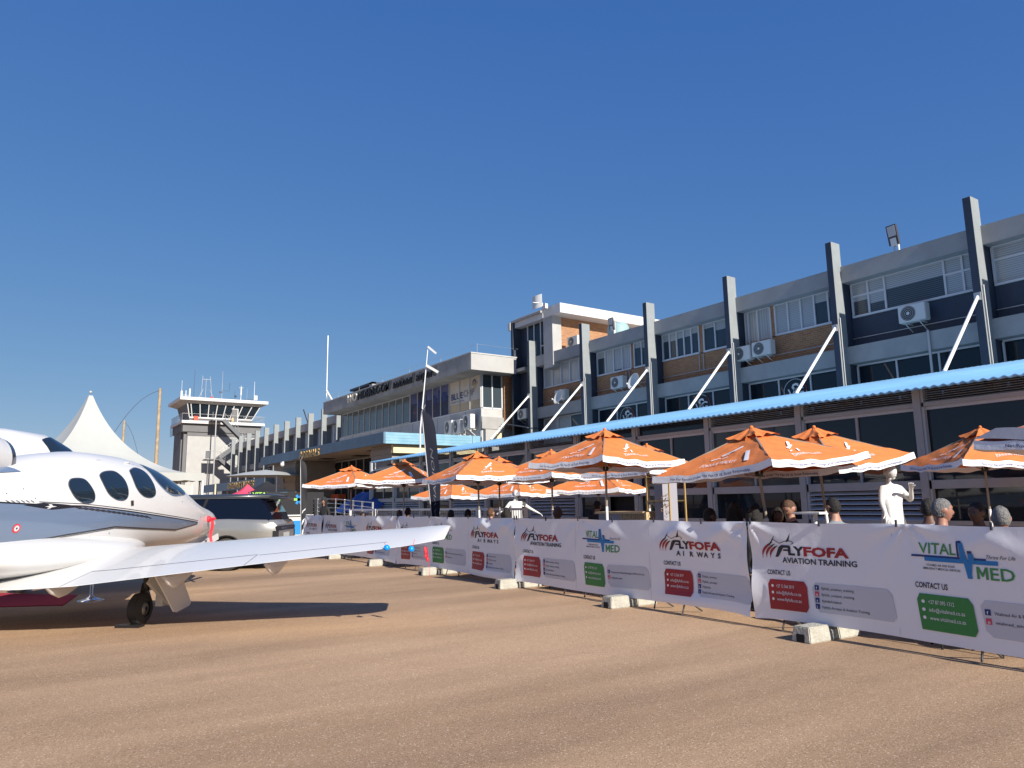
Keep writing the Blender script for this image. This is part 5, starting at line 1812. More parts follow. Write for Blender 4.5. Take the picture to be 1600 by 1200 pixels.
def hand(chains, wr, d, up, side):
    """five separate finger chains rooted in the palm"""
    d = Vector(d).normalized(); up = Vector(up); sd_ = d.cross(up).normalized(); up = sd_.cross(d).normalized()
    wr = Vector(wr); palm = wr + d * .08
    chains.append([(tuple(wr), .027), (tuple(palm), (.036, .016))])
    for k, L_ in enumerate((.060, .072, .076, .066)):
        o_ = sd_ * (k - 1.5) * .021
        a_ = palm + o_ * .9 + d * .015; b_ = a_ + d * L_ * .5 - up * .008; c_ = b_ + d * L_ * .4 - up * .03
        chains.append([(tuple(palm), (.036, .016)), (tuple(a_), .0095), (tuple(b_), .0085), (tuple(c_), .0075)])
    a_ = wr + d * .035 + sd_ * side * .035; b_ = a_ + d * .04 + sd_ * side * .02 - up * .01
    chains.append([(tuple(wr), .027), (tuple(a_), .012), (tuple(b_), .009)])


def person(name, label, loc, rz, H, seated=True, top=CB, legs=CJ, skinm=SK1, hair=HB, hairlen=0, cap=None, hyaw=0, hpitch=0, cat='person', group=None, arms='down', allm=None):
    """loc is on the ground; H the height of the top of the head. Faces local -Y."""
    t = thing(name, label, cat, loc, group, rz)
    k = 1.0
    hz = H - .115
    sh = H - .33
    pel = sh - .50
    ch = []
    P_ = lambda x, y, z: (x, y, z)
    ch.append([(P_(0, 0, pel), (.165, .125)), (P_(0, .01, pel + .22), (.145, .11)), (P_(0, 0, sh - .07), (.175, .115)), (P_(0, .005, sh + .03), (.075, .07)), (P_(0, -.01, sh + .13), (.055, .055)), (P_(0, -.015, hz - .03), (.05, .05))])
    hc = []
    for s_ in (-1, 1):
        ch.append([(P_(0, 0, sh - .07), (.175, .115)), (P_(s_ * .17, 0, sh - .03), (.062, .062))])
        shp = P_(s_ * .17, 0, sh - .03)
        if arms == 'down':
            el = P_(s_ * .23, .02, sh - .31); wr = P_(s_ * .2, -.2, sh - .44)
            if not seated: wr = P_(s_ * .25, -.06, sh - .58)
        elif arms == 'raised' and s_ > 0:
            el = P_(.34, -.04, sh - .22); wr = P_(.12, -.26, sh - .02)
        elif arms == 'raised':
            el = P_(-.30, -.10, sh - .26); wr = P_(-.42, -.28, sh - .42)
        elif arms == 'statue':
            if s_ > 0: el = P_(.40, .08, sh - .18); wr = P_(.62, .05, sh - .30)
            else: el = P_(-.33, -.12, sh - .24); wr = P_(-.47, -.32, sh - .28)
        ch.append([(shp, (.062, .062)), (el, .044), (wr, .027)])
        d = Vector(wr) - Vector(el)
        hand(ch, wr, d, (0, 0, 1), s_ * -1)
        hp = P_(s_ * .09, 0, pel - .02)
        ch.append([(P_(0, 0, pel), (.165, .125)), (hp, .088)])
        if seated:
            kn = P_(s_ * .12, -.42, pel + .0); an = P_(s_ * .12, -.36, max(.38, pel - .42)); toe = P_(s_ * .13, -.52, max(.34, pel - .46))
        else:
            kn = P_(s_ * .10, -.03 if s_ > 0 else -.10, pel * .52); an = P_(s_ * .11, .05 if s_ > 0 else -.02, .09); toe = P_(s_ * .13, -.10 if s_ > 0 else -.17, .035)
        ch.append([(hp, .088), (kn, .058), (an, .038), (toe, .04)])
    vs, fs = skinmesh(ch, None)
    mb = MB()
    A_ = allm
    for f in fs:
        pass
    # materials by region
    reg = {}
    for f in fs:
        c = [sum(vs[i][q] for i in f) / len(f) for q in (0, 1, 2)]
        if A_: mt = A_
        elif c[2] > sh + .05: mt = skinm
        elif c[2] > pel + .02 and not (abs(c[0]) > .15 and c[2] < sh - .40 and c[1] < -.12): mt = top
        elif abs(c[0]) > .15 and c[2] > pel - .3 and (c[1] < -.12 or not seated) and abs(c[0]) > .19: mt = skinm
        elif c[2] < .12 and not seated: mt = CARK
        else: mt = legs
        reg.setdefault(mt, []).append(f)
    o = len(mb.v); mb.v += vs
    for mt, ff in reg.items():
        kk = mb.mi(mt)
        for f in ff:
            mb.f.append(list(f)); mb.m.append(kk); mb.sm.append(True)
    RM = headmesh(mb, (0, -.025, hz), A_ or skinm, yaw=hyaw, pitch=hpitch)
    if A_:
        mb.mats = [A_]; mb.m = [0] * len(mb.m)
    mb.build('body', t, False)
    hm = MB()
    def hair_pt(u, v):
        th = 2 * pi * u
        lim = .66 + (.1 if hairlen else 0)
        front = max(0, cos(th))
        ph = v * pi * (lim - .33 * front ** .7 + .05 * noise.noise(Vector((sin(th) * 5, cos(th) * 5, H * 9))))
        x, y, z = sin(ph) * sin(th), -sin(ph) * cos(th), cos(ph)
        rr = 1.0 + .05 * noise.noise(Vector((x * 4, y * 4, z * 4 + H * 7))) + .05 * noise.noise(Vector((x * 14, y * 14, z * 14 + H * 7)))
        if v > .9: rr -= .05
        if hairlen and y > -.2 and v > .75: rr *= 1.12
        return Vector((0, -.025, hz)) + RM @ Vector((x * .0815 * rr, y * .103 * rr + .004, z * .127 * rr))
    if hair:
        hm.grid(hair_pt, 30, 14, A_ or hair)
        if hairlen:
            def lg_(u, v):
                th = pi * (.35 + 1.3 * u); r_ = .095 + .02 * sin(v * 3 + u * 9) + .02 * v
                return Vector((sin(th) * r_, -cos(th) * r_ * 1.02 - .015, hz + .03 - v * hairlen))
            hm.grid(lg_, 22, 10, hair)
        hm.build('hair', t, False)
    if cap:
        cm = MB(); cm.grid(lambda u, v: Vector((0, -.025, hz)) + RM @ Vector((sin(v * 1.45) * sin(2 * pi * u) * .094, -sin(v * 1.45) * cos(2 * pi * u) * .116, cos(v * 1.45) * .135 + .01)), 26, 10, cap)
        cm.grid(lambda u, v: Vector((0, -.025, hz)) + RM @ Vector(((u - .5) * .15, -.10 - .085 * v * (1 - (2 * u - 1)**2 * .5), .035 - .02 * v)), 8, 4, cap)
        cm.build('cap', t, False)
    if seated:
        s = thing('bar_stool', 'dark stool under ' + label[:200], 'stool', loc, 'stools on the terrace', rz)
        b = MB(); b.lathe((0, .02, pel - .17), [(.01, 0), (.18, 0), (.19, .02), (.18, .05), (.01, .055)], CARK, 20); b.build('seat', s, False)
        for q in range(4):
            b = MB(); a_ = pi / 4 + q * pi / 2; b.tube([(cos(a_) * .13, .02 + sin(a_) * .13, pel - .17), (cos(a_) * .2, .02 + sin(a_) * .2, 0)], .014, CARK, 6); b.build('leg', s, False)
        s['label'] = STW[len(STN) % len(STW)] ; STN.append(1)
    return t


STN = []
STW = []
PP = [  # x, y, H, face angle deg (0 = -Y), kwargs, person label, stool label
    (8.25, 10.75, 1.42, 130, dict(hair=HBR, skinm=SK2, top=CB), 'person with short brown hair seated left of the large central umbrella pole', 'stool of the brown haired person left of the central pole'),
    (10.6, 12.4, 1.52, 110, dict(hair=HB, skinm=SK1, top=CB), 'person in black shirt sitting before the dark doorway', 'stool before the dark doorway'),
    (8.55, 7.5, 1.375, 70, dict(hair=HB, skinm=SK2, top=CBL), 'dark haired person in pale blue shirt by the gold shelves', 'stool beside the gold shelves'),
    (8.9, 7.3, 1.46, 150, dict(hair=HB, skinm=SK2, top=CB, hairlen=.3), 'long black haired person in black near the lower restaurant window', 'stool of the long haired person in black'),
    (8.7, 6.8, 1.40, 140, dict(hair=HB, skinm=SK2, top=CB, hairlen=.25), 'black haired person in black seen from behind at the shared table', 'stool seen behind the tilted umbrella pole'),
    (9.1, 6.72, 1.38, -40, dict(hair=HB, skinm=SK2, top=CB, hairlen=.3), 'smiling black haired person beside the leaning man', 'stool left of the leaning man'),
    (9.0, 6.42, 1.48, -95, dict(hair=HBR, skinm=SK1, top=CB, hpitch=.5), 'man with short brown hair in black polo leaning over the small table', 'stool of the man in the black polo'),
    (8.6, 5.5, 1.50, 165, dict(hair=HB, skinm=SK1, top=CG), 'man in grey t-shirt left of the white statue, seen from behind', 'stool of the man in the grey t-shirt'),
    (8.9, 4.5, 1.47, 120, dict(hair=HB, skinm=SK2, top=CN), 'person in navy checked shirt half hidden behind the grey haired man', 'stool of the person in the checked shirt'),
    (8.0, 3.93, 1.47, 45, dict(hair=HG, skinm=SK3, top=CB), 'grey haired man in profile right of the white statue', 'stool of the grey haired man in profile'),
    (9.2, 4.1, 1.42, -100, dict(hair=HB, skinm=SK2, top=CP), 'dark haired person in brown plaid left of the far right pole', 'stool of the person in brown plaid'),
    (8.0, 3.36, 1.39, 120, dict(hair=HG, skinm=SK3, top=CG), 'grey curly haired person seen from behind at the right edge', 'stool of the grey haired person at the right edge'),
    (9.0, 16.0, 1.36, 150, dict(hair=HB, skinm=SK2, top=CB), 'dark haired person under the umbrella left of the feather flag pole', 'stool left of the feather flag pole'),
    (9.0, 14.2, 1.40, 110, dict(hair=HBR, skinm=SK1, top=CB), 'brown haired person between two white umbrella poles', 'stool between two white poles'),
    (9.1, 13.7, 1.40, 140, dict(hair=HB, skinm=SK2, top=CB, hairlen=.25), 'person with long black hair left of the far white statue', 'stool near the far white statue'),
    (9.0, 18.4, 1.42, 120, dict(hair=HB, skinm=SK2, top=CB), 'black haired person under the second umbrella from the left', 'stool under the second umbrella from the left'),
    (9.0, 18.9, 1.36, 150, dict(hair=HBR, skinm=SK3, top=CB), 'brown haired person left of the second umbrella pole', 'stool left of the second umbrella pole'),
    (9.0, 15.2, 1.37, 130, dict(hair=HB, skinm=SK2, top=CB), 'dark haired person just right of the feather flag', 'stool just right of the feather flag'),
    (9.0, 21.5, 1.30, 0, dict(hair=HB, skinm=SK2, top=CB), 'person whose black hair only just tops the far banner', 'stool behind the far banner'),
]
for (x, y, H, a, kw, lb, sl_) in PP:
    STW[:] = [sl_]
    person('person', lb, (x, y, 0), R(a), H, True, group=None, **kw)
person('person', 'standing person in black top and dark cap at the far left end of the barrier', (9.0, 24.8, 0), R(-70), 1.80, False, top=CB, legs=CB, hair=HB, cap=CB, hairlen=.3)

# plain white statues (generic standing figures)
def statue(loc, rz, H, lb, pose):
    t = person('statue', lb, loc, rz, H, False, hair=STATUE, cat='statue', arms=pose, allm=STATUE, group='white statues on the terrace')
    m = MB()
    sh = H - .33; pel = sh - .5
    def coat(u, v):
        th = pi * (.42 + 1.16 * u)                 # open at the front, tails behind
        r_ = .172 - .03 * sin(pi * v) + .05 * v * v + .10 * max(0, cos((u - .35) * 5)) * v ** 3 + .008 * sin(u * 40) * v
        return Vector((sin(th) * r_ * 1.1, -cos(th) * r_ * .82, sh - .04 - v * (.62 + .12 * sin(u * pi))))
    m.grid(coat, 48, 18, STATUE); m.build('coat', t, False)
    m = MB(); m.box((-.35, -.35, 0), (.35, .35, .05), STATUE); m.build('plinth', t, False)
    return t
statue((11.1, 6.14, 0), R(-15), 1.99, 'white statue of a standing figure in front of the near louvres', 'raised')
statue((11.75, 17.2, 0), R(-30), 1.86, 'far white statue of a standing figure seen under the umbrellas left of centre', 'statue')

# ------------------------------------------------------------------ terrace furniture
def table(loc, lb, h=1.06, rz=0):
    t = thing('bar_table', lb, 'table', loc, 'small white tables on the terrace', rz)
    m = MB(); m.box((-.2, -.2, h - .025), (.2, .2, h), POLEW); m.build('tabletop', t, False)
    m = MB(); m.tube([(0, 0, .03), (0, 0, h - .03)], .03, POLEW, 10); m.build('leg', t, False)
    m = MB(); m.lathe((0, 0, 0), [(.24, 0), (.24, .02), (.04, .05)], CARK, 20); m.build('base', t, False)
table((9.0, 6.05, 0), 'small white table right of the leaning man, its top just over the banner', 1.32)
table((8.5, 3.6, 0), 'small white table between the two grey haired people', 1.1)
table((9.3, 20.2, 0), 'long row table under the second umbrella from the left', 1.1)
table((9.0, 23.2, 0), 'white table beside the standing person in the cap', 1.2)
sh_ = thing('shelf_rack', 'gold framed open shelf rack with plants under the tilted umbrella', 'shelf', (9.9, 9.7, 0))
m = MB()
for (x, y) in ((9.75, 9.42), (9.75, 9.98), (10.15, 9.42), (10.15, 9.98)):
    m.box((x - .012, y - .012, 0), (x + .012, y + .012, 1.95), GOLD)
for z in (.3, .9, 1.5, 1.93):
    for x in (9.75, 10.15): m.box((x - .01, 9.42, z - .01), (x + .01, 9.98, z + .01), GOLD)
m.build('frame', sh_)
m = MB(); m.box((9.76, 9.6, 0), (10.14, 9.8, 1.9), mat('shelf_panel', (.3, .3, .34), .7)); m.build('panel', sh_)
DRY = mat('dried_plant', (.25, .14, .05), .9)
m = MB()
for k in range(60):
    q = Vector((9.72, 9.5 + random.uniform(-.06, .1), 1.35 + random.uniform(-.2, .3)))
    d = Vector((random.uniform(-1, 1), random.uniform(-1, 1), random.uniform(-1, 1))).normalized() * .04
    e = Vector((random.uniform(-1, 1), random.uniform(-1, 1), random.uniform(-1, 1))).normalized() * .02
    m.add([q, q + d, q + d + e, q + e], [(0, 1, 2, 3)], DRY)
m.build('dried_foliage', sh_)
ctr = thing('serving_counter', 'pale pine counter with grey front panel near the doorway', 'counter', (9.9, 10.5, 0))
m = MB(); m.box((9.7, 10.0, .05), (10.2, 11.3, 1.27), mat('counter_panel', (.3, .3, .33), .6)); m.build('front_panel', ctr)
m = MB(); m.box((9.66, 9.93, 0), (10.24, 10.0, 1.3), PLY); m.box((9.66, 10.02, 1.27), (10.24, 11.35, 1.31), PLY)
for k in range(12): m.box((9.68, 10.05 + k * .05, .1), (9.7, 10.08 + k * .05, 1.26), PLY)
m.build('pine_frame', ctr)

# white mesh railing and ramp railing
rl = thing('white_railing', 'white rail with fine bars behind the middle umbrellas', 'railing', (10.8, 19, 0))
m = MB(); m.box((10.78, 15.4, 1.32), (10.84, 27, 1.38), POLEW); m.build('rail', rl)
m = MB()
for k in range(110):
    y = 15.5 + k * .105; m.box((10.8, y, .2), (10.815, y + .012, 1.32), STEEL)
m.build('bars', rl)
for y in (15.4, 17.7, 20, 22.3, 24.6, 27):
    m = MB(); m.box((10.77, y - .03, 0), (10.85, y + .03, 1.38), POLEW); m.build('post', rl)
rr_ = thing('ramp_railing', 'galvanised railing with five rails beside the entrance ramp at the left', 'railing', (12.5, 32, 0))
m = MB()
for k in range(5):
    z = 1.0 + k * .2
    m.tube([(12.5, 36.5, z + .06), (12.5, 33.0, z + .02), (12.5, 28.8, z - .18)], .022, STEEL, 6)
m.build('rails', rr_)
for y, zt in ((36.5, 1.9), (35.4, 1.88), (34.2, 1.86), (33.0, 1.84), (31.9, 1.8), (30.9, 1.74), (29.9, 1.68), (28.8, 1.64)):
    m = MB(); m.box((12.47, y - .03, 0), (12.53, y + .03, zt), STEEL); m.build('post', rr_)
m = MB(); m.hexa([(12.6, 28.5, 0), (15, 28.5, 0), (15, 37, 0), (12.6, 37, 0), (12.6, 28.5, .6), (15, 28.5, .6), (15, 37, .9), (12.6, 37, .9)], GREY); m.build('ramp', rr_)
m = MB()
m.grid(lambda u, v: Vector((13.8 + v * 1.6, 31.5 + u * 5, 1.2 + 1.0 * sin(pi * v) * (.5 + .5 * sin(pi * u)) + .05 * sin(u * 20))), 24, 10, mat('blue_tarp', (.01, .04, .22), .6))
small('blue_tarp', m, 'dark blue tarpaulin heap behind the ramp railing', 'tarpaulin')

# ------------------------------------------------------------------ feather flags and poles
def feather(base, h, wd, mt, lb, lean, txt=None, white=False):
    b = Vector(base)
    t = thing('feather_flag', lb, 'flag', b)
    pp = [b + Vector((lean[0] * f, lean[1] * f, h * f)) for f in (0, .3, .6, .85, .95)]
    pp.append(pp[-1] + Vector((.04, -.12, h * .04)))
    m = MB(); m.tube(pp, .013, STEEL, 6); m.build('pole', t)
    m = MB()
    dv = Vector((cos(.5), -sin(.5), 0))
    def fp(u, v, off=0):
        f = .12 + .86 * v
        p = b + Vector((lean[0] * f, lean[1] * f, h * f))
        ww = wd * (.35 + .65 * min(1, v * 2.2)) * math.sqrt(max(0, 1 - max(0, (v - .8) / .2) ** 2.2)) + .002
        fold = .03 * sin(v * 12 + u * 3)
        return p + dv * (u * ww) + Vector((.47, .88, 0)) * (fold * u - off) + Vector((0, 0, -.25 * u * (v > .9) * (v - .9) * 3))
    m.grid(fp, 6, 40, mt); 
    m.build('flag_cloth', t)
    if txt:
        m = MB()
        m.text(txt, lambda x, y: fp(min(.9, max(.05, .5 - y / wd)), .2 + x / h, .012), mat('faint_flag_print', (.09, .095, .11), .7), wd * .22, h * .5, 0, -wd * .1, shear=.2)
        m.build('lettering', t)
    if white:
        m = MB()
        for k, (v0, v1) in enumerate(((.02, .1), (.16, .22), (.3, .34))):
            m.add([fp(.2, v0, .012), fp(.8, v0 + .05, .012), fp(.9, v1 + .03, .012), fp(.4, v1, .012)], [(0, 1, 2, 3)], WHITEC)
        m.build('lettering', t)
feather((8.65, 16.1, 0), 4.0, .30, FEATH, 'tall slate feather flag with faint lettering above the wing tip', (-.25, .35), 'AVIATION')
feather((8.55, 25.8, 0), 3.3, .22, BLACKF, 'narrow black feather flag with white marks at the far left end of the banners', (.0, .35), None, True)
fl = thing('flagpole', 'slim white pole with dish camera and twin floodlights rising left of the sponsor windows', 'pole', (15.8, 30.8, 0))
m = MB(); m.tube([(15.8, 31.0, 0), (15.8, 31.0, 5), (15.62, 29.9, 8.75)], [.045, .035, .022], POLEW, 8); m.build('shaft', fl)
m = MB(); m.bar((15.62, 29.9, 8.75), (15.9, 29.6, 8.4), .07, .09, WHITE); m.build('lamp_head', fl)
m = MB(); m.bar((15.65, 30.1, 7.9), (16.05, 29.7, 7.55), .08, .12, ACW); m.build('lamp_head', fl)
an = thing('whip_antenna', 'tall thin white whip antenna with small box at the far end of the terminal roof', 'antenna', (22.8, 62.9, 10.5))
m = MB(); m.tube([(22.75, 62.9, 9.9), (22.75, 62.9, 13.8), (22.75, 62.9, 16.7)], [.05, .04, .05], POLEW, 6); m.build('rod', an)
m = MB(); m.tube([(22.6, 62.5, 11.6), (22.9, 61.2, 10.2)], .09, ACW, 6); m.build('lamp', an)
# wooden poles with slack wire
for (x, y, h, lb) in ((6.6, 45, 8.2, 'taller weathered wooden pole between the tent and the control tower'), (6.55, 60, 7.9, 'shorter weathered wooden pole just above the tent roof')):
    t = thing('wooden_pole', lb, 'pole', (x, y, 0))
    m = MB(); m.tube([(x - .05, y, 0), (x + .02, y, h * .5), (x + .0, y, h)], [.12, .10, .075], WOODP, 10); m.build('shaft', t)
    m = MB()
    pts = [(x + (.1 - q * .33) * (1 if y < 50 else -.5), y, h - .1 - (.06 * q + .045 * q * q)) for q in range(9)]
    m.tube(pts, .012, MARK, 4); m.build('wire', t)

# ------------------------------------------------------------------ pagoda tent
pt_ = thing('pagoda_tent', 'white peaked pagoda tent behind the jet', 'tent', (2.57, 36, 0))
hw = 3.55
ry = R(12)
def tw(x, y, z):
    return Vector((2.57 + x * cos(ry) - y * sin(ry), 36 + x * sin(ry) + y * cos(ry), z))
m = MB()
for k in range(4):
    t0 = pi / 4 + k * pi / 2; t1 = t0 + pi / 2
    def rf_(u, v):
        c0 = Vector((cos(t0), sin(t0))) * hw * 1.414; c1 = Vector((cos(t1), sin(t1))) * hw * 1.414
        e = c0 * (1 - u) + c1 * u
        # concave sweep from eave to peak
        r_ = .02 + .98 * v
        z = 2.95 + 3.62 * (.78 * (1 - r_) ** 2.1 + .22 * (1 - r_) ** 7)
        return tw(e.x * r_, e.y * r_, z - .12 * 4 * u * (1 - u) * v * (1 - v) * 2)
    m.grid(rf_, 16, 30, PVC)
m.build('roof', pt_)
m = MB(); m.ball(tw(0, 0, 6.5), .06, PVC, 10); m.build('finial', pt_)
m = MB()
for k in range(4):
    t0 = pi / 4 + k * pi / 2; t1 = t0 + pi / 2
    def vl(u, v):
        c0 = Vector((cos(t0), sin(t0))) * hw * 1.414; c1 = Vector((cos(t1), sin(t1))) * hw * 1.414
        e = (c0 * (1 - u) + c1 * u) * 1.004
        return tw(e.x, e.y, 2.97 - v * (.30 + .04 * abs(sin(u * pi * 9))))
    m.grid(vl, 60, 3, PVC)
m.build('valance', pt_)
for k in range(4):
    t0 = pi / 4 + k * pi / 2
    e = Vector((cos(t0), sin(t0))) * hw * 1.40
    m = MB(); m.tube([tw(e.x, e.y, 0), tw(e.x, e.y, 2.95)], .05, POLEW, 8); m.build('leg', pt_)
    m = MB(); m.grid(lambda u, v: tw(e.x * .985 + .2 * (u - .5) + .02 * sin(u * 30), e.y * .985, 2.9 - v * 2.7), 12, 4, PVC); m.build('gathered_curtain', pt_)
m = MB()
m.grid(lambda u, v: tw(hw * .99, -hw * .2 + u * hw * 1.15, 2.7 - 2.6 * v), 10, 4, PVC); m.build('side_wall', pt_)
# long low white hospitality wall behind car
wh_ = thing('white_marquee', 'low white marquee wall beyond the car', 'tent', (9, 52, 0))
m = MB(); m.box((4.5, 50, 0), (9.6, 54, 2.9), PVC); m.prism([(4.5, 50, 2.9), (9.6, 50, 2.9), (7, 50, 3.2)], (0, 4, 0), PVC); m.build('cover', wh_)
m = MB()
for k in range(6): m.tube([(4.5 + k, 49.95, 0), (4.5 + k, 49.95, 3.0)], .03, POLEW, 6)
m.build('poles', wh_)

# folding gazebos in the distance
def gazebo(c, w_, ze, zp, mt, lb, logo=False):
    t = thing('gazebo', lb, 'gazebo', c, 'folding gazebos in front of the porches')
    x, y, _ = c
    m = MB(); cs = [(x - w_, y - w_, ze), (x + w_, y - w_, ze), (x + w_, y + w_, ze), (x - w_, y + w_, ze)]
    for k in range(4):
        a_, b_ = Vector(cs[k]), Vector(cs[(k + 1) % 4]); pk = Vector((x, y, zp))
        m.grid(lambda u, v: (a_ * (1 - u) + b_ * u) * v + pk * (1 - v) - Vector((0, 0, .12 * sin(pi * v))), 6, 8, mt)
        m.quad(a_, b_, b_ - Vector((0, 0, .3)), a_ - Vector((0, 0, .3)), mt)
    m.build('canopy', t)
    for q in cs:
        m = MB(); m.tube([(q[0] * .99 + x * .01, q[1] * .99 + y * .01, 0), (q[0] * .99 + x * .01, q[1] * .99 + y * .01, ze)], .025, STEEL, 5); m.build('leg', t)
    if logo:
        m = MB()
        m.text('VITAL', lambda u, v: (x - .9 * w_ + u, y - w_ - .03, ze - .27 + v), mat('lime_ink', (.3, .6, .08), .5), .24, 1.1, 0, 0, bold=.03)
        m.text('MED', lambda u, v: (x + .12 * w_ + u, y - w_ - .03, ze - .27 + v), mat('sky_ink', (.1, .45, .7), .5), .24, .9, 0, 0, bold=.03)
        m.build('logo', t)
gazebo((14.3, 50.5, 0), 1.5, 2.5, 3.25, BLACKF, 'black folding gazebo with green and blue lettering beyond the car', True)
gazebo((12.9, 50.0, 0), .9, 2.35, 3.02, PINKF, 'small bright pink red folding gazebo beside the black one')
t = thing('cantilever_umbrella', 'flat white cantilever parasol in front of the far wing', 'umbrella', (16.3, 58, 0))
m = MB(); m.lathe((16.3, 58, 3.85), [(3.0, 0), (1.5, .3), (.05, .5)], PVC, 8); m.build('canopy', t)
m = MB(); m.tube([(16.3, 58, 0), (16.3, 58, 3.9)], .06, STEEL, 6); m.build('pole', t)
for (x, y, h, lb) in ((13.0, 44, 3.3, 'dark slim post above the car roof'), (10.9, 50, 3.0, 'pale slim post left of the dark one above the car roof')):
    m = MB(); m.tube([(x, y, 0), (x, y, h)], [.07, .05], MARK if h > 3.2 else CREAM, 6); small('post', m, lb, 'post')
ds = thing('display_stand', 'white exhibition counter with blue graphics beyond the car', 'counter', (10.4, 33, 0))
m = MB(); m.box((10.0, 32.6, 0), (11.2, 33.4, 1.1), WHITE); m.box((9.9, 32.5, 1.1), (11.3, 33.5, 1.15), WHITE); m.build('counter', ds)
m = MB(); m.box((10.3, 32.58, .3), (10.9, 32.6, .9), INKB); m.build('graphic', ds)
bk = thing('backdrop_panel', 'black backdrop with green and blue star emblem beyond the car', 'panel', (11.5, 36, 0))
m = MB(); m.box((10.2, 36, 0), (13.0, 36.1, 2.2), BLACKF); m.build('board', bk)
m = MB()
for k in range(3):
    a_ = k * pi / 3; d = Vector((cos(a_), 0, sin(a_))) * .25; nn = Vector((-sin(a_), 0, cos(a_))) * .06; c = Vector((11.75, 35.98, 1.85))
    m.add([c - d - nn, c + d - nn, c + d + nn, c - d + nn], [(0, 1, 2, 3)], INKB if k else mat('lime2', (.25, .55, .1), .5))
m.ball((10.7, 35.97, 1.85), .16, mat('lime3', (.2, .5, .15), .5), 8, (1, .1, 1))
m.build('emblem', bk)

# ------------------------------------------------------------------ wall and roof equipment
def aircon(loc, lb, w_=.85, h=.62, mir=1):
    t = thing('air_conditioner', lb, 'air conditioner', loc, 'air conditioners on the office wall')
    m = MB(); m.box((-.34, -w_ / 2, 0), (0, w_ / 2, h), ACW); cs = m.build('casing', t, False)
    b_ = bmesh.new(); b_.from_mesh(cs.data); bmesh.ops.bevel(b_, geom=b_.edges[:], offset=.02, segments=2, affect='EDGES'); b_.to_mesh(cs.data); b_.free()
    m = MB(); yc = .12 * mir
    m.lathe((-.345, yc, h / 2), [(.0, 0), (.25, 0), (.26, .004)], ACD, 28, (-1, 0, 0)); m.lathe((-.352, yc, h / 2), [(.0, 0), (.06, 0)], ACW, 12, (-1, 0, 0))
    for k in (.11, .17, .225):
        m.lathe((-.353, yc, h / 2), [(k, 0), (k + .008, .001)], ACW, 28, (-1, 0, 0))
    m.build('fan_grille', t, False)
    m = MB()
    for y in (-.25, .25):
        m.bar((-.36, y, -.03), (.18, y, -.03), .03, .03, ACW); m.bar((-.34, y, -.04), (.15, y, -.3), .025, .025, ACW)
    m.build('bracket', t, False)
    return t
ac = aircon((26.2, 12.95, 7.6), 'lone beige air conditioner on the navy wall nearest the camera', .95, .62)
for (x, y, z, lb) in ((26.2, 20.35, 7.45, 'left one of the paired air conditioners on the brick band'), (26.2, 19.3, 7.5, 'right one of the paired air conditioners, mounted slightly higher'),
                      (26.2, 28.35, 7.35, 'air conditioner left of the raised satellite dish in the brick band'), (26.2, 33.2, 7.3, 'air conditioner half hidden behind the left satellite dish'),
                      (27.0, 32.9, 10.5, 'air conditioner on the office roof in front of the brick wall'),
                      (26.1, 36.9, 6.6, 'air conditioner at the foot of the navy stair block')):
    dup(ac, (x, y, z), label=lb)
for i, (y, z, lb) in enumerate(((42.0, 6.0, 'leftmost of the three air conditioners under the sponsor windows'), (40.9, 5.95, 'middle one of the three air conditioners under the sponsor windows'), (39.6, 6.15, 'rightmost of the three air conditioners under the sponsor windows'))):
    dup(ac, (23.75, y, z), label=lb, group='air conditioners under the terminal windows', scale=(1.0, 1.0, 1.45))


def dish(loc, lb, r_=.42, aim=(-.95, .12, .32), arm=True):
    t = thing('satellite_dish', lb, 'satellite dish', loc, 'satellite dishes on the office wall')
    ax = Vector(aim).normalized()
    m = MB(); m.lathe((0, 0, 0), [(.01, 0), (r_ * .35, .012), (r_ * .7, .05), (r_, .11), (r_ + .012, .112), (r_ * .7, .035), (.01, -.02)], ACW, 28, ax); m.build('reflector', t, False)
    m = MB(); tip = ax * .5 + Vector((0, 0, -.28)); m.tube([Vector((0, 0, -r_ * .9)) + ax * .06, tip], .016, ACW, 6); m.ball(tip, .05, ACW, 8, (1, 1, 1)); m.build('feed_arm', t, False)
    m = MB(); m.tube([(0, 0, 0), -ax * .15, Vector((.5, .0, -.2))], .022, STEEL, 6); m.build('mount', t, False)
    return t
dish((25.3, 32.5, 7.35), 'left satellite dish on the brick band before an air conditioner')
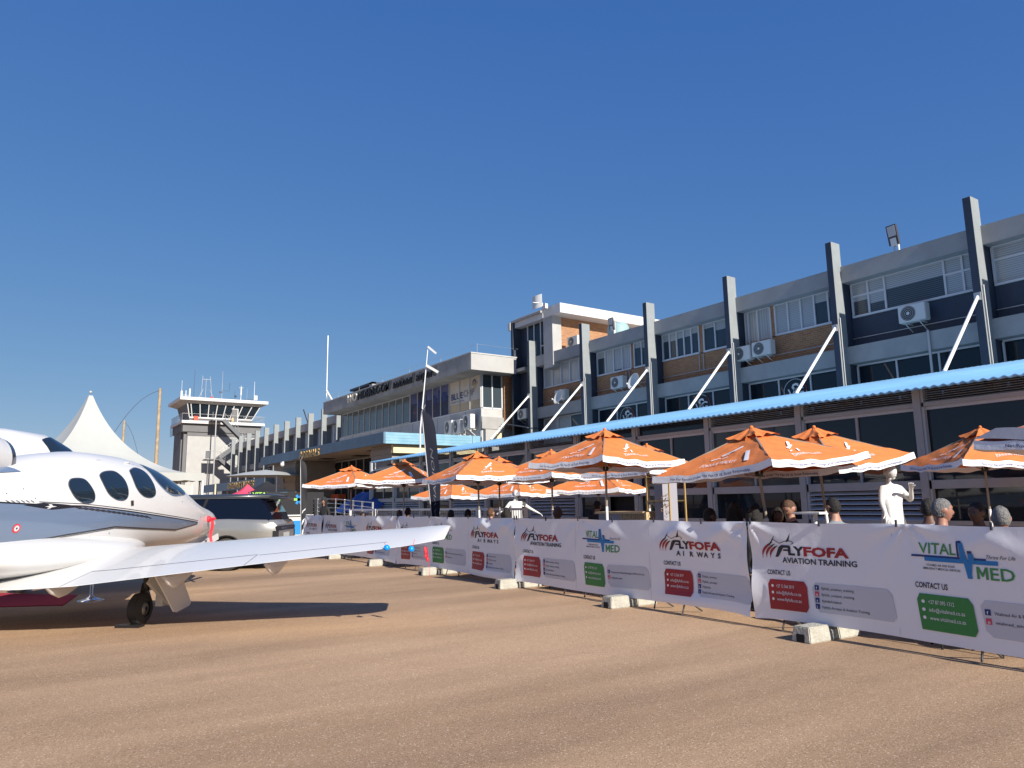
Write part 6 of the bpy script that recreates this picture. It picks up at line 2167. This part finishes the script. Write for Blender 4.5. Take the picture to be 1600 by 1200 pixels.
dish((25.3, 26.4, 7.35), 'right satellite dish behind a white tie rod')
m = MB()
d3 = thing('grid_dish', 'pale mesh grid dish on top of the stair block corner', 'satellite dish', (25.6, 34.6, 13.1))
m.grid(lambda u, v: Vector((25.5 - .18 * (1 - (2 * u - 1)**2), 34.2 + u * 1.0, 13.0 + v * .8 + .05 * (2 * u - 1)**2)), 10, 8, mat('grid_mesh', (.6, .62, .62), .5)); m.build('reflector', d3)
m = MB(); m.tube([(25.6, 34.3, 12.4), (25.6, 34.3, 13.3), (25.1, 34.6, 13.35)], .03, STEEL, 6); m.box((25.5, 33.9, 12.9), (25.7, 34.15, 13.2), WHITE); m.build('mount', d3)


def flood(loc, lb):
    t = thing('floodlight', lb, 'floodlight', loc, 'roof edge floodlights')
    m = MB(); m.tube([(0, -.08, -.1), (0, -.08, .5)], .035, POLEW, 8); m.tube([(0, .08, 0), (0, .08, .28)], .03, STEEL, 6); m.bar((0, .08, .2), (0, -.08, .35), .04, .04, MARK); m.build('bracket', t, False)
    m = MB(); m.bar((-.03, .03, .25), (-.14, .05, .98), .36, .12, MARK, up=(-1, 0, 0)); m.bar((-.01, .03, .22), (-.05, .035, .5), .22, .16, ACW, up=(-1, 0, 0)); m.build('head', t, False)
    m = MB(); m.bar((-.135, .035, .56), (-.20, .05, .93), .28, .012, LAMPF, up=(-1, 0, 0)); m.build('lens', t, False)
    return t
f0 = flood((26.1, 13.35, 10.33), 'floodlight on the roof edge between the two nearest fins')
dup(f0, (26.1, 28.7, 10.33), label='smaller looking floodlight on the roof edge in front of the white roof slab', scale=(.9, .9, .9))
t = thing('water_tank', 'pale teal water tank on the office roof before the brick wall', 'tank', (28.2, 30.6, 10.2))
m = MB(); m.lathe((28.2, 30.6, 10.25), [(.6, 0), (.62, .1), (.62, 1.1), (.5, 1.3), (.2, 1.38), (.01, 1.4)], TANK, 24); m.build('drum', t)
m = MB(); m.tube([(27.6, 30.2, 10.3), (27.6, 30.2, 11.6)], .04, STEEL, 6); m.build('pipe', t)
